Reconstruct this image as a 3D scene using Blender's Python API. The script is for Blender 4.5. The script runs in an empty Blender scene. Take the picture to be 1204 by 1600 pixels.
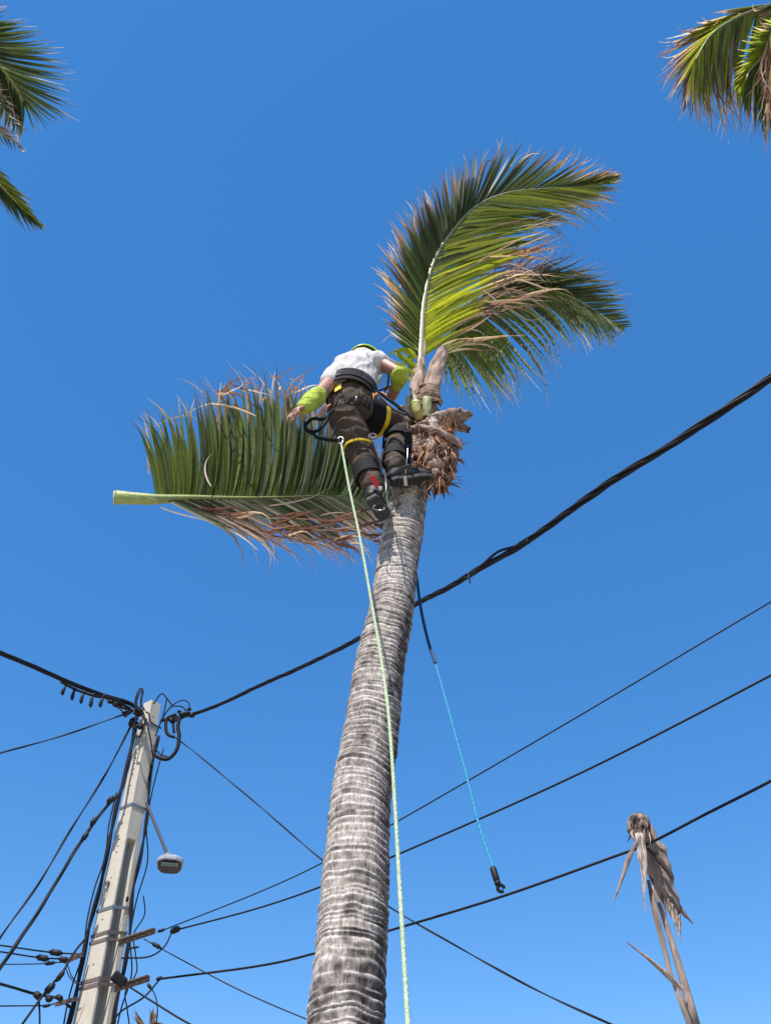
import bpy, bmesh, math, random
from mathutils import Vector, Matrix, noise
random.seed(7)
R = math.radians
scene = bpy.context.scene
C = scene.collection

# ------------------------------------------------------------------ camera, sky, sun
FPX, PITCH, EYE = 1230.0, R(44), Vector((0, 0, 1.6))
cam_d = bpy.data.cameras.new('camera'); cam = bpy.data.objects.new('camera', cam_d); C.objects.link(cam)
cam.location = EYE; cam.rotation_euler = (R(90) + PITCH, 0, 0)
cam_d.sensor_width = 36; cam_d.lens = 36 * FPX / 1600; cam_d.clip_end = 3000; cam_d.clip_start = .05
scene.camera = cam
SUN = Vector((-.21, -.46, .865)).normalized()
world = bpy.data.worlds.new('World'); scene.world = world; world.use_nodes = True
wn = world.node_tree; bgn = wn.nodes['Background']
sky = wn.nodes.new('ShaderNodeTexSky'); sky.sky_type = 'NISHITA'; sky.sun_disc = False
sky.sun_elevation = math.asin(SUN.z); sky.sun_rotation = math.atan2(SUN.x, SUN.y)
sky.air_density = .9; sky.dust_density = .05; sky.ozone_density = 5; sky.altitude = 1500
gm = wn.nodes.new('ShaderNodeHueSaturation'); gm.inputs['Saturation'].default_value = 1.74; gm.inputs['Hue'].default_value = .508; gm.inputs['Value'].default_value = 1.82
gam = wn.nodes.new('ShaderNodeGamma'); gam.inputs[1].default_value = .53; wn.links.new(sky.outputs[0], gam.inputs[0]); wn.links.new(gam.outputs[0], gm.inputs['Color']); wn.links.new(gm.outputs[0], bgn.inputs[0]); bgn.inputs[1].default_value = .15
sd = bpy.data.lights.new('sun', 'SUN'); sd.energy = 5; sd.angle = R(.53); sd.color = (1, .95, .87)
so = bpy.data.objects.new('sun', sd); C.objects.link(so); so.rotation_euler = SUN.to_track_quat('Z', 'Y').to_euler()
scene.view_settings.view_transform = 'Standard'; scene.view_settings.look = 'None'
scene.view_settings.exposure = .60; scene.view_settings.gamma = 1

# ------------------------------------------------------------------ geometry helpers
def ray(x, y):
    a, b = (x - 602) / FPX, (800 - y) / FPX
    s, c = math.sin(PITCH), math.cos(PITCH)
    return Vector((a, c - s * b, s + c * b))
def P(x, y, Y):                      # the place in the world at northing Y
    d = ray(x, y); return EYE + d * (Y / d.y)
def PZ(x, y, z):                     # the place in the world at height z
    d = ray(x, y); return EYE + d * ((z - EYE.z) / d.z)
def depth(p): return (p - EYE).dot(Vector((0, math.cos(PITCH), math.sin(PITCH))))
def px(n, p): return n * depth(p) / FPX      # n photograph pixels at p, in metres
def cat(pts, n):                     # Catmull-Rom through points
    pts = [Vector(p) for p in pts]
    if len(pts) == 2: return [pts[0].lerp(pts[1], i / n) for i in range(n + 1)]
    e = [pts[0] * 2 - pts[1]] + pts + [pts[-1] * 2 - pts[-2]]
    m = len(pts) - 1; out = []
    for i in range(n + 1):
        u = i / n * m; k = min(int(u), m - 1); t = u - k
        a, b, c, d = e[k:k + 4]
        out.append(.5 * ((2 * b) + (c - a) * t + (2 * a - 5 * b + 4 * c - d) * t * t + (3 * b - a - 3 * c + d) * t ** 3))
    return out
def arc(pts, n):                     # Catmull-Rom resampled by length
    d = cat(pts, max(n * 4, 60)); L = [0]
    for a, b in zip(d, d[1:]): L.append(L[-1] + (b - a).length)
    out = []; k = 0
    for i in range(n + 1):
        s = L[-1] * i / n
        while k < len(L) - 2 and L[k + 1] < s: k += 1
        f = (s - L[k]) / max(L[k + 1] - L[k], 1e-9); out.append(d[k].lerp(d[k + 1], f))
    return out
def lerpa(tab, t):
    if t <= tab[0][0]: return tab[0][1:]
    for a, b in zip(tab, tab[1:]):
        if t <= b[0]:
            f = (t - a[0]) / (b[0] - a[0]); return tuple(x + (y - x) * f for x, y in zip(a[1:], b[1:]))
    return tab[-1][1:]
def frames(pts, ref=None):
    T = [(pts[min(i + 1, len(pts) - 1)] - pts[max(i - 1, 0)]).normalized() for i in range(len(pts))]
    n = ref if ref is not None else (Vector((0, 0, 1)) if abs(T[0].z) < .8 else Vector((0, 1, 0)))
    out = []
    for t in T:
        n = (n - t * n.dot(t))
        if n.length < 1e-6: n = t.orthogonal()
        n = n.normalized(); out.append((t, n, t.cross(n)))
    return out
def ss(a, b, x):
    x = min(1, max(0, (x - a) / (b - a))); return x * x * (3 - 2 * x)
def mixc(a, b, f): return tuple(x + (y - x) * f for x, y in zip(a, b))

class MB:
    def __init__(s): s.v = []; s.f = []; s.c = []
    def add(s, v, f, c=None):
        o = len(s.v); s.v += [tuple(p) for p in v]; s.f += [tuple(i + o for i in q) for q in f]
        s.c += (c if isinstance(c, list) else [c or (1, 1, 1)] * len(v)); return s
    def tube(s, pts, r, seg=8, ref=None, flat=1, cap=True, c=None):
        fr = frames(pts, ref); V = []; F = []; n = len(pts)
        for i, (p, (t, a, b)) in enumerate(zip(pts, fr)):
            rr = r[i] if isinstance(r, (list, tuple)) else r
            fl = flat[i] if isinstance(flat, (list, tuple)) else flat
            for k in range(seg):
                q = 2 * math.pi * k / seg; V.append(p + a * math.cos(q) * rr + b * math.sin(q) * rr * fl)
        for i in range(n - 1):
            for k in range(seg):
                F.append((i * seg + k, i * seg + (k + 1) % seg, (i + 1) * seg + (k + 1) % seg, (i + 1) * seg + k))
        if cap: F.append(tuple(range(seg))[::-1]); F.append(tuple((n - 1) * seg + k for k in range(seg)))
        return s.add(V, F, c)
    def box(s, c, ax, h, col=None):   # centre, three axes, half sizes
        V = [c + ax[0] * h[0] * i + ax[1] * h[1] * j + ax[2] * h[2] * k for i in (-1, 1) for j in (-1, 1) for k in (-1, 1)]
        return s.add(V, [(0, 1, 3, 2), (4, 6, 7, 5), (0, 4, 5, 1), (2, 3, 7, 6), (0, 2, 6, 4), (1, 5, 7, 3)], col)
    def ball(s, c, r, seg=12, rings=8, ax=None):
        ax = ax or (Vector((1, 0, 0)), Vector((0, 1, 0)), Vector((0, 0, 1)))
        r = r if isinstance(r, (list, tuple)) else (r, r, r)
        V = [c + ax[2] * r[2]]; F = []
        for i in range(1, rings):
            a = math.pi * i / rings
            for k in range(seg):
                q = 2 * math.pi * k / seg
                V.append(c + ax[0] * r[0] * math.sin(a) * math.cos(q) + ax[1] * r[1] * math.sin(a) * math.sin(q) + ax[2] * r[2] * math.cos(a))
        V.append(c - ax[2] * r[2]); e = len(V) - 1
        for k in range(seg):
            F.append((0, 1 + k, 1 + (k + 1) % seg)); F.append((e, e - seg + (k + 1) % seg, e - seg + k))
            for i in range(rings - 2):
                a = 1 + i * seg; F.append((a + k, a + seg + k, a + seg + (k + 1) % seg, a + (k + 1) % seg))
        return s.add(V, F)
    def mesh(s, name, mat, smooth=True):
        m = bpy.data.meshes.new(name); m.from_pydata(s.v, [], s.f)
        ca = m.color_attributes.new('pigment', 'FLOAT_COLOR', 'POINT')
        ca.data.foreach_set('color', [x for c in s.c for x in (c[0], c[1], c[2], 1)])
        m.materials.append(mat)
        if smooth: m.polygons.foreach_set('use_smooth', [True] * len(m.polygons))
        m.update(); return m
    def build(s, name, mat, parent=None, smooth=True):
        o = bpy.data.objects.new(name, s.mesh(name, mat, smooth)); C.objects.link(o); hang(o, parent); return o
def hang(o, parent):
    if parent is not None:
        o.parent = parent
        if parent.type == 'EMPTY': o.location = -parent.location
def thing(name, label, cat_, loc, group=None):
    o = bpy.data.objects.new(name, None); C.objects.link(o); o.location = loc; o.empty_display_size = .1
    return tag(o, label, cat_, group)
def tag(o, label, cat_, group=None):
    o['label'] = label; o['category'] = cat_
    if group: o['group'] = group
    return o
def solid(mb_list, voxel, name, mat, parent, smooth=4, wr=0, ws=10, stretch=None):
    """overlapping closed shapes fused into one continuous surface"""
    tmp = mb_list.build(name, mat, None)
    rm = tmp.modifiers.new('r', 'REMESH'); rm.mode = 'VOXEL'; rm.voxel_size = voxel; rm.use_smooth_shade = True
    if smooth: sm = tmp.modifiers.new('s', 'SMOOTH'); sm.iterations = smooth; sm.factor = .5
    dg = bpy.context.evaluated_depsgraph_get(); dg.update()
    m = bpy.data.meshes.new_from_object(tmp.evaluated_get(dg)); m.name = name
    bpy.data.objects.remove(tmp)
    if wr:
        for v, n in [(v, v.normal.copy()) for v in m.vertices]:
            q = v.co * ws
            if stretch: q = Vector((q.x * stretch[0], q.y * stretch[1], q.z * stretch[2]))
            w = 1 - abs(noise.noise(q + noise.noise_vector(q * .6) * .7)) * 2.4
            v.co += n * wr * (w * .7 + .3 * noise.noise(q * 2.7))
    m.polygons.foreach_set('use_smooth', [True] * len(m.polygons))
    if not m.materials: m.materials.append(mat)
    o = bpy.data.objects.new(name, m); C.objects.link(o); hang(o, parent); return o

# ------------------------------------------------------------------ materials
def mat(name, col, rough=.6, metal=0, spec=.5, nscale=0, namp=.3, bump=0, bscale=60, pigment=False, stretch=None, trans=0, tcol=1.6, fiss=0):
    m = bpy.data.materials.new(name); m.use_nodes = True; nt = m.node_tree; N = nt.nodes; L = nt.links
    b = N['Principled BSDF']; b.inputs['Roughness'].default_value = rough; b.inputs['Metallic'].default_value = metal
    b.inputs['Specular IOR Level'].default_value = spec; b.inputs['Base Color'].default_value = (*col, 1)
    tc = N.new('ShaderNodeTexCoord'); vec = tc.outputs['Object']
    if stretch:
        mp = N.new('ShaderNodeMapping'); mp.inputs['Scale'].default_value = stretch; L.new(vec, mp.inputs[0]); vec = mp.outputs[0]
    src = None
    if pigment:
        a = N.new('ShaderNodeAttribute'); a.attribute_name = 'pigment'; src = a.outputs['Color']
    if nscale:
        n = N.new('ShaderNodeTexNoise'); n.inputs['Scale'].default_value = nscale; n.inputs['Detail'].default_value = 6; n.inputs['Roughness'].default_value = .65
        L.new(vec, n.inputs['Vector'])
        mr = N.new('ShaderNodeMapRange'); mr.inputs[1].default_value = .3; mr.inputs[2].default_value = .7
        mr.inputs[3].default_value = 1 - namp; mr.inputs[4].default_value = 1 + namp; L.new(n.outputs[0], mr.inputs[0])
        vm = N.new('ShaderNodeVectorMath'); vm.operation = 'SCALE'
        if src: L.new(src, vm.inputs[0])
        else: vm.inputs[0].default_value = col
        L.new(mr.outputs[0], vm.inputs['Scale']); src = vm.outputs[0]
    if src: L.new(src, b.inputs['Base Color'])
    if fiss:
        m3 = N.new('ShaderNodeMapping'); m3.inputs['Scale'].default_value = (1, 1, .13); L.new(tc.outputs['Object'], m3.inputs[0])
        n3 = N.new('ShaderNodeTexNoise'); n3.inputs['Scale'].default_value = 150; n3.inputs['Detail'].default_value = 3; L.new(m3.outputs[0], n3.inputs['Vector'])
        r3 = N.new('ShaderNodeMapRange'); r3.inputs[1].default_value = .34; r3.inputs[2].default_value = .50; r3.inputs[3].default_value = .58; r3.inputs[4].default_value = 1.1; L.new(n3.outputs[0], r3.inputs[0])
        v3 = N.new('ShaderNodeVectorMath'); v3.operation = 'SCALE'; L.new(src, v3.inputs[0]); L.new(r3.outputs[0], v3.inputs['Scale']); src = v3.outputs[0]
        L.new(src, b.inputs['Base Color'])
    if bump:
        n2 = N.new('ShaderNodeTexNoise'); n2.inputs['Scale'].default_value = bscale; n2.inputs['Detail'].default_value = 5; L.new(vec, n2.inputs['Vector'])
        bp = N.new('ShaderNodeBump'); bp.inputs['Strength'].default_value = 1; bp.inputs['Distance'].default_value = bump
        L.new(n2.outputs[0], bp.inputs['Height']); L.new(bp.outputs[0], b.inputs['Normal'])
    if trans:
        t = N.new('ShaderNodeBsdfTranslucent'); mx = N.new('ShaderNodeMixShader'); mx.inputs[0].default_value = trans
        v2 = N.new('ShaderNodeVectorMath'); v2.operation = 'MULTIPLY'; v2.inputs[1].default_value = (tcol * 1.1, tcol * 1.1, tcol * .8)
        if src: L.new(src, v2.inputs[0])
        else: v2.inputs[0].default_value = col
        L.new(v2.outputs[0], t.inputs[0]); L.new(b.outputs[0], mx.inputs[1]); L.new(t.outputs[0], mx.inputs[2])
        L.new(mx.outputs[0], N['Material Output'].inputs[0])
    return m
M = {}
M['leaf'] = mat('leaf', (1, 1, 1), .5, pigment=True, nscale=40, namp=.22, trans=.48, tcol=2.0, spec=.22)
M['rachis'] = mat('rachis', (1, 1, 1), .45, pigment=True, nscale=30, namp=.15, bump=.002, bscale=60)
M['bark'] = mat('bark', (1, 1, 1), .95, spec=.08, pigment=True, nscale=55, namp=.35, bump=.003, bscale=90, stretch=(1, 1, .8), fiss=1)
M['fibre'] = mat('fibre', (1, 1, 1), .85, spec=.2, pigment=True, nscale=70, namp=.35, bump=.004, bscale=110, stretch=(1, 1, .25))
M['dead'] = mat('dead_wood', (1, 1, 1), .85, spec=.2, pigment=True, nscale=35, namp=.3, bump=.004, bscale=60, stretch=(1.5, 1.5, .2))
M['concrete'] = mat('concrete', (.50, .45, .375), .85, spec=.3, nscale=10, namp=.10, bump=.002, bscale=90)
M['web'] = mat('pole_web_shaded_concrete', (.26, .255, .23), .9, spec=.2, nscale=12, namp=.15, bump=.002, bscale=70)  # darker concrete: shade inside the pole recess put into the colour
M['black'] = mat('black_rubber', (.008, .008, .010), .6, spec=.3, nscale=8, namp=.3)
M['cable'] = mat('cable_sheath', (.008, .008, .012), .7, spec=.25, nscale=6, namp=.3)
M['steel'] = mat('galvanised_steel', (.30, .30, .29), .45, metal=.7, nscale=20, namp=.2)
M['rust'] = mat('rusty_steel', (.15, .105, .09), .8, nscale=25, namp=.45, bump=.002, bscale=90)
M['lampw'] = mat('lamp_paint', (.30, .31, .34), .35, nscale=8, namp=.05)
M['lampd'] = mat('lamp_underside', (.018, .018, .02), .5, nscale=20, namp=.2)
M['led'] = mat('led_lens', (.14, .30, .32), .25)
M['arm'] = mat('lamp_arm_steel', (.045, .036, .034), .6, metal=.3, nscale=30, namp=.3)
M['skin'] = mat('skin', (.32, .15, .10), .55, nscale=18, namp=.22, bump=.001, bscale=120)
M['shirt'] = mat('shirt_cotton', (.52, .49, .475), .9, spec=.2, nscale=6, namp=.06, bump=.012, bscale=20, stretch=(1.3, 1.3, .5))
M['trousers'] = mat('work_trousers', (.070, .050, .036), .9, spec=.2, nscale=7, namp=.35, bump=.016, bscale=16, stretch=(.9, .9, 1.2))
M['lime'] = mat('lime_cloth', (.34, .41, .055), .85, spec=.2, nscale=12, namp=.28, bump=.012, bscale=24)
M['limep'] = mat('lime_plastic', (.40, .62, .04), .3)
M['yellow'] = mat('yellow_webbing', (.70, .50, .02), .7, nscale=60, namp=.1)
M['strap'] = mat('black_webbing', (.009, .009, .012), .85, spec=.2, nscale=60, namp=.3, bump=.002, bscale=60)
M['pad'] = mat('grey_pad', (.045, .045, .052), .7, spec=.3, nscale=30, namp=.2)
M['red'] = mat('red_fabric', (.55, .02, .03), .6)
M['white'] = mat('white_plastic', (.7, .7, .7), .4)
M['boot'] = mat('boot_leather', (.015, .014, .015), .6, spec=.35, nscale=30, namp=.3, bump=.003, bscale=50)
M['sole'] = mat('boot_sole', (.035, .035, .038), .7, nscale=30, namp=.3, bump=.003, bscale=90)
M['rope'] = mat('braided_rope', (.40, .48, .30), .85, nscale=90, namp=.35, bump=.004, bscale=160)
M['brope'] = mat('blue_rope', (.02, .27, .46), .7, nscale=120, namp=.25, bump=.003, bscale=160)
M['brope_shaded'] = mat('shaded_blue_rope', (.012, .03, .10), .6, nscale=120, namp=.25)  # upper cord: shade beside the trunk painted as a darker blue
M['orope'] = mat('orange_rope', (.65, .25, .06), .7, nscale=120, namp=.3)
M['alu'] = mat('grey_metal', (.45, .45, .46), .3, metal=.9)
gl = bpy.data.materials.new('visor'); gl.use_nodes = True; b_ = gl.node_tree.nodes['Principled BSDF']
b_.inputs['Base Color'].default_value = (.35, .5, .75, 1); b_.inputs['Alpha'].default_value = .45; b_.inputs['Roughness'].default_value = .1; M['visor'] = gl
M['ground'] = mat('sandy_ground', (.30, .26, .20), .95, spec=.1, nscale=2.5, namp=.25, bump=.02, bscale=9)

# ------------------------------------------------------------------ ground
g = MB(); n = 24
for i in range(n + 1):
    for j in range(n + 1):
        x, y = (i / n - .5) * 2, (j / n - .5) * 2
        x, y = x * abs(x) * 1200, y * abs(y) * 1200
        g.v.append((x, y, 0)); g.c.append((1, 1, 1))
for i in range(n):
    for j in range(n):
        a = i * (n + 1) + j; g.f.append((a, a + n + 1, a + n + 2, a + 1))
gr = g.build('ground', M['ground'], None); gr['kind'] = 'structure'

# ------------------------------------------------------------------ palm trunks
def palm_trunk(path, radii, mb, res=.006, seg=112, seed=0, dark=1.0):
    L = sum((b - a).length for a, b in zip(path, path[1:])); n = int(L / res); pts = arc(path, n)
    fr = frames(pts, Vector((0, -1, 0))); rnd = random.Random(seed)
    edges = [0.]
    while edges[-1] < L + .2: edges.append(edges[-1] + rnd.uniform(.013, .043))
    rr = [(rnd.random(), rnd.random(), rnd.uniform(0, 6.28), rnd.uniform(0, .012)) for _ in edges]
    import bisect
    V = []; Cc = []
    for i, (p, (t, a, b)) in enumerate(zip(pts, fr)):
        f = i / n; r0 = lerpa(radii, f)[0]; s0 = f * L
        for k in range(seg):
            q = 2 * math.pi * k / seg; cx, cy = math.cos(q), math.sin(q)
            w = noise.noise(Vector((cx * 1.2, cy * 1.2, s0 * 5 + seed))) * .018 + noise.noise(Vector((cx * 2, cy * 2, s0 * 9))) * .007
            s = s0 + w + .012 * math.cos(q - 1 + s0 * 1.7)
            j = max(0, bisect.bisect_right(edges, s) - 1); j = min(j, len(edges) - 2)
            ph = (s - edges[j]) / (edges[j + 1] - edges[j]); u, u2, u3, amp = rr[j]
            fine = noise.noise(Vector((cx * 14, cy * 14, s * 20)))
            crack = noise.noise(Vector((cx * 26 + j, cy * 26, s * 9)))
            rag = noise.noise(Vector((cx * 2.6, cy * 2.6, j * 3.3 + s * 4)))
            sub = noise.noise(Vector((cx * 2.2, cy * 2.2, s * 95)))
            d = (.003 + .006 * u) * (ss(0, .85, ph) - ss(.9, 1, ph)) * (.9 + .5 * rag) + .0012 * fine + .0016 * sub
            V.append(p + (a * cx + b * cy) * (r0 + d + .004 * noise.noise(Vector((cx, cy, s0 * 3)))))
            lightline = ss(.62, .84, ph) * (1 - ss(.95, 1.0, ph)) * ss(-.25, .25, rag + .15)
            stain = ss(-.25, .45, noise.noise(Vector((cx * 1.3, cy * 2.2, s0 * 2.5 + 9))) + .5 * noise.noise(Vector((cx * 4, cy * 4, s0 * 16))) + (u2 - .5) * .7) * dark
            right = ss(.25, 1, cy) * .75 * dark      # shaded right side painted into the bark colour
            streak = .5 * noise.noise(Vector((cx * 22, cy * 22, s0 * 9))) + noise.noise(Vector((cx * 3, cy * 3, s0 * 40)))
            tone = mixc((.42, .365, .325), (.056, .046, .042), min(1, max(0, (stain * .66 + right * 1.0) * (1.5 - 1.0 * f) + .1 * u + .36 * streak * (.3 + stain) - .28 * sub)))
            tone = mixc(tone, (.62, .56, .52), lightline * (.62 - .3 * stain))
            tone = mixc(tone, (.055, .045, .045), max((1 - ss(.0, .16, ph)) * .75 * (.45 + .55 * u), 0) * (.45 + .55 * ss(-.3, .2, rag)))
            Cc.append(mixc(tone, (.42, .38, .35), .2 * fine if fine > 0 else 0))
    F = [(i * seg + k, i * seg + (k + 1) % seg, (i + 1) * seg + (k + 1) % seg, (i + 1) * seg + k) for i in range(n) for k in range(seg)]
    F.append(tuple(n * seg + k for k in range(seg)))
    mb.add(V, F, Cc)

# ------------------------------------------------------------------ fronds
GREEN = (.020, .046, .008); MID = (.060, .105, .008); YEL = (.36, .38, .008); OLIVE = (.055, .055, .018)
BROWN = (.17, .080, .058); RED = (.12, .048, .042); PALE = (.46, .35, .29)
def leaflet(base, mid, tip, w, nrm, rnd, col, dry, curl, segs=8, fold=.28, twist=0):
    """one folded leaflet: a ribbon with a sunk midrib"""
    V = []; F = []; Cc = []; d = (tip - base); Ln = d.length; side = d.cross(nrm).normalized()
    cd = (side * rnd.uniform(-1, 1) + nrm * rnd.uniform(-1, 1) + Vector((0, 0, -.5))) * Ln * curl
    pts = []
    for i in range(segs + 1):
        t = i / segs; p = base * (1 - t) ** 2 + mid * 2 * t * (1 - t) + tip * t * t
        c = max(0, t - .62) / .38; p = p + cd * c * c + nrm.cross(cd) * math.sin(c * 4) * .15 * c
        pts.append(p)
    dc = mixc(BROWN if rnd.random() < .65 else RED, PALE, rnd.random() ** 1.8)
    tw = rnd.uniform(-.5, .5)
    for i, (p, (t_, n_, b_)) in enumerate(zip(pts, frames(pts, nrm))):
        t = i / segs; ww = w * min(1, .5 + t * 5) * (1 - ss(.36, 1.06, t) * .96)
        a = twist + tw * .5 + tw * 3.2 * max(0, t - .5) * (.4 + dry)
        bb = b_ * math.cos(a) + n_ * math.sin(a); nn = n_ * math.cos(a) - b_ * math.sin(a)
        V += [p + bb * ww * .5 + nn * ww * fold * .5, p, p - bb * ww * .5 + nn * ww * fold * .5]
        f = ss(1 - dry - .12, 1 - dry + .14, t); cc = mixc(col, dc, f); cc = mixc(cc, MID if f < .1 else cc, 0)
        Cc += [cc, mixc(cc, PALE, .14), cc]
        if i:
            o = (i - 1) * 3; F += [(o, o + 1, o + 4, o + 3), (o + 1, o + 2, o + 5, o + 4)]
    return V, F, Cc
def frond(parent, rach, sides, rnd, r0=.03, r1=.004, pt=None, indiv=300, name='frond', rcol=((.50, .50, .20), (.22, .26, .07)), rseg=40, rpow=.9):
    """rachis is the part; each leaflet is its sub-part; past `indiv`, the shortest ones are joined"""
    pt = pt or P
    pts = arc([pt(*q) for q in rach], rseg); rads = [r0 * (1 - i / rseg) ** rpow + r1 for i in range(rseg + 1)]
    cc = []
    for i in range(rseg + 1): cc += [mixc(rcol[0], rcol[1], ss(0, .9, i / rseg))] * 8
    m = MB().tube(pts, rads, 8, c=cc); part = m.build(name, M['rachis'], parent)
    view = (pts[rseg // 2] - EYE).normalized()
    jobs = []
    for sd_ in sides:
        tips = sd_['tips']; n = sd_['n']; ta, tb = sd_.get('range', (tips[0][0], tips[-1][0]))
        for i in range(n):
            t = ta + (tb - ta) * (i + rnd.uniform(-.3, .3)) / (n - 1); t = min(.995, max(0.01, t))
            k = t * rseg; ki = min(int(k), rseg - 1); base = pts[ki].lerp(pts[ki + 1], k - ki); tan = (pts[ki + 1] - pts[ki]).normalized()
            tx = lerpa(tips, t); tip = pt(*tx); Ln = (tip - base).length
            j = sd_.get('jit', .06)
            tip = base + (tip - base) * (1 + rnd.gauss(-.03, j)) + Vector((rnd.gauss(0, 1), rnd.gauss(0, 1), rnd.gauss(0, 1))) * Ln * j * .55
            mid = base.lerp(tip, .5) + tan * Ln * sd_.get('bow', .12) * rnd.uniform(.6, 1.3) + Vector(sd_.get('sag', (0, 0, 0))) * Ln
            nrm = (-view + Vector(sd_.get('tilt', (0, 0, 0))) + Vector((rnd.gauss(0, .13), rnd.gauss(0, .13), rnd.gauss(0, .13)))).normalized()
            dry = min(1.05, max(0, sd_['dry'](t) + rnd.gauss(0, sd_.get('dj', .07)))); col = sd_['col'](t, rnd)
            w = sd_.get('w', .035) * rnd.uniform(.8, 1.15) * (1 - .35 * ss(.6, 1, t))
            jobs.append((Ln, leaflet(base + (tip - base) * 0.0, mid, tip, w, nrm, rnd, col, dry, sd_.get('curl', .06) * rnd.uniform(.2, 1.6), twist=sd_.get('twist', .5))))
    jobs.sort(key=lambda q: -q[0])
    for _, (V, F, Cc) in jobs[:indiv]: MB().add(V, F, Cc).build('leaflet', M['leaf'], part)
    if len(jobs) > indiv:
        mb = MB()
        for _, (V, F, Cc) in jobs[indiv:]: mb.add(V, F, Cc)
        o = mb.build('leaflets', M['leaf'], part); o['kind'] = 'stuff'
    return part
def green(t, r):
    c = mixc(GREEN, MID, r.random() ** 1.5); return mixc(c, OLIVE, r.random() * .5)

# ---- the palm being climbed
tr_px = [(637, 787, 56, 3.46), (630, 828, 60, 3.45), (622, 870, 63, 3.44), (611, 952, 68, 3.42), (594, 1035, 76, 3.40), (579, 1145, 85, 3.37),
         (563, 1256, 94, 3.34), (557, 1350, 100, 3.31), (549, 1475, 112, 3.28), (540, 1600, 119, 3.25)]
tp = [P(a, b, Y) for a, b, w, Y in tr_px]; trd = [px(w / 2, p) * .985 for (a, b, w, Y), p in zip(tr_px, tp)]
topc = P(655, 700, 3.47); path = [topc, P(644, 745, 3.465)] + tp; rads = [px(26, topc), px(27, path[1])] + trd
low = tp[-1]; dirn = (tp[-1] - tp[-3]).normalized()
path += [low + Vector((-.03, -.03, -.9)), Vector((low.x - .08, low.y - .05, -.05))]; rads += [trd[-1] * 1.1, trd[-1] * 1.5]
path.reverse(); rads.reverse()
Ls = [0]
for a, b in zip(path, path[1:]): Ls.append(Ls[-1] + (b - a).length)
rtab = [(l / Ls[-1], r) for l, r in zip(Ls, rads)]
palm = thing('palm_tree', 'tall leaning coconut palm with ringed grey trunk and two remaining fronds, being pruned', 'palm tree', (path[0].x, path[0].y, 0))
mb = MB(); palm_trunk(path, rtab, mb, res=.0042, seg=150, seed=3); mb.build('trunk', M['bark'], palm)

rnd = random.Random(11)
def colA(t, r):
    if .02 < t < .44 and r.random() < 1 - ss(.24, .44, t): return mixc(YEL, MID, r.random() * .5 + ss(.2, .44, t) * .4)  # backlit glow of the lower leaflets painted in as yellow
    return mixc(green(t, r), YEL, .2 * r.random())
A_r = [(655, 612, 3.50), (656, 570, 3.50), (658, 520, 3.49), (662, 470, 3.47), (675, 415, 3.44), (700, 370, 3.40), (740, 325, 3.36), (790, 302, 3.32), (850, 295, 3.28), (905, 291, 3.25), (955, 279, 3.22)]
dA = .07
A_left = dict(tips=[(.10, 600, 520, 3.3), (.16, 592, 455, 3.2), (.23, 582, 402, 3.15), (.32, 612, 345, 3.1), (.40, 640, 305, 3.1), (.47, 660, 290, 3.1), (.56, 706, 252, 3.1),
    (.61, 745, 228, 3.1), (.67, 795, 215, 3.1), (.74, 860, 225, 3.1), (.82, 920, 240, 3.1), (.9, 958, 262, 3.1), (1, 975, 272, 3.2)],
    n=130, dry=lambda t: .42 - .08 * math.sin(t * 20), dj=.12, col=green, bow=.10, curl=.12, w=.034, jit=.04, twist=.3)
A_right = dict(tips=[(.10, 770, 505, 3.55), (.15, 800, 462, 3.5), (.22, 850, 425, 3.45), (.30, 878, 385, 3.4), (.40, 862, 375, 3.4), (.5, 872, 350, 3.35), (.6, 900, 345, 3.35),
    (.7, 932, 347, 3.3), (.8, 953, 322, 3.25), (.9, 965, 300, 3.2), (1, 975, 275, 3.2)],
    n=128, dry=lambda t: .42 if t < .35 else .20, dj=.1, col=lambda t, r: colA(t, r), bow=.12, curl=.12, w=.032, jit=.06, twist=.3)
frond(palm, A_r, [A_left, A_right], rnd, r0=.030, r1=.004, indiv=165, rcol=((.36, .31, .17), (.17, .19, .08)), rpow=1.2)
B_r = [(668, 600, 3.58), (690, 545, 3.62), (735, 490, 3.75), (790, 456, 3.85), (840, 449, 3.9), (890, 463, 3.95), (930, 487, 4.0), (968, 512, 4.0)]
B_up = dict(tips=[(.16, 760, 440, 3.7), (.3, 830, 395, 3.6), (.4, 878, 392, 3.6), (.5, 905, 398, 3.7), (.6, 935, 412, 3.8), (.7, 955, 430, 3.8), (.8, 975, 455, 3.85), (.9, 985, 480, 3.9), (1, 990, 508, 4.0)],
    n=96, dry=lambda t: .6 - .5 * ss(.3, .6, t), dj=.12, col=green, bow=.12, curl=.12, w=.030, jit=.06)
B_lo = dict(tips=[(.12, 692, 602, 3.6), (.17, 735, 640, 3.7), (.23, 790, 645, 3.8), (.3, 808, 625, 3.8), (.4, 832, 604, 3.8), (.5, 870, 574, 3.85), (.62, 898, 545, 3.9), (.75, 930, 545, 3.95), (.85, 957, 538, 4), (.93, 968, 528, 4), (1, 978, 515, 4)],
    n=96, dry=lambda t: .13, dj=.06, col=lambda t, r: mixc(green(t, r), YEL, .4 * r.random() ** 2), bow=.20, curl=.08, w=.034, jit=.05)
frond(palm, B_r, [B_up, B_lo], rnd, r0=.022, r1=.004, indiv=125, rcol=((.42, .36, .22), (.26, .30, .12)))

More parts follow.
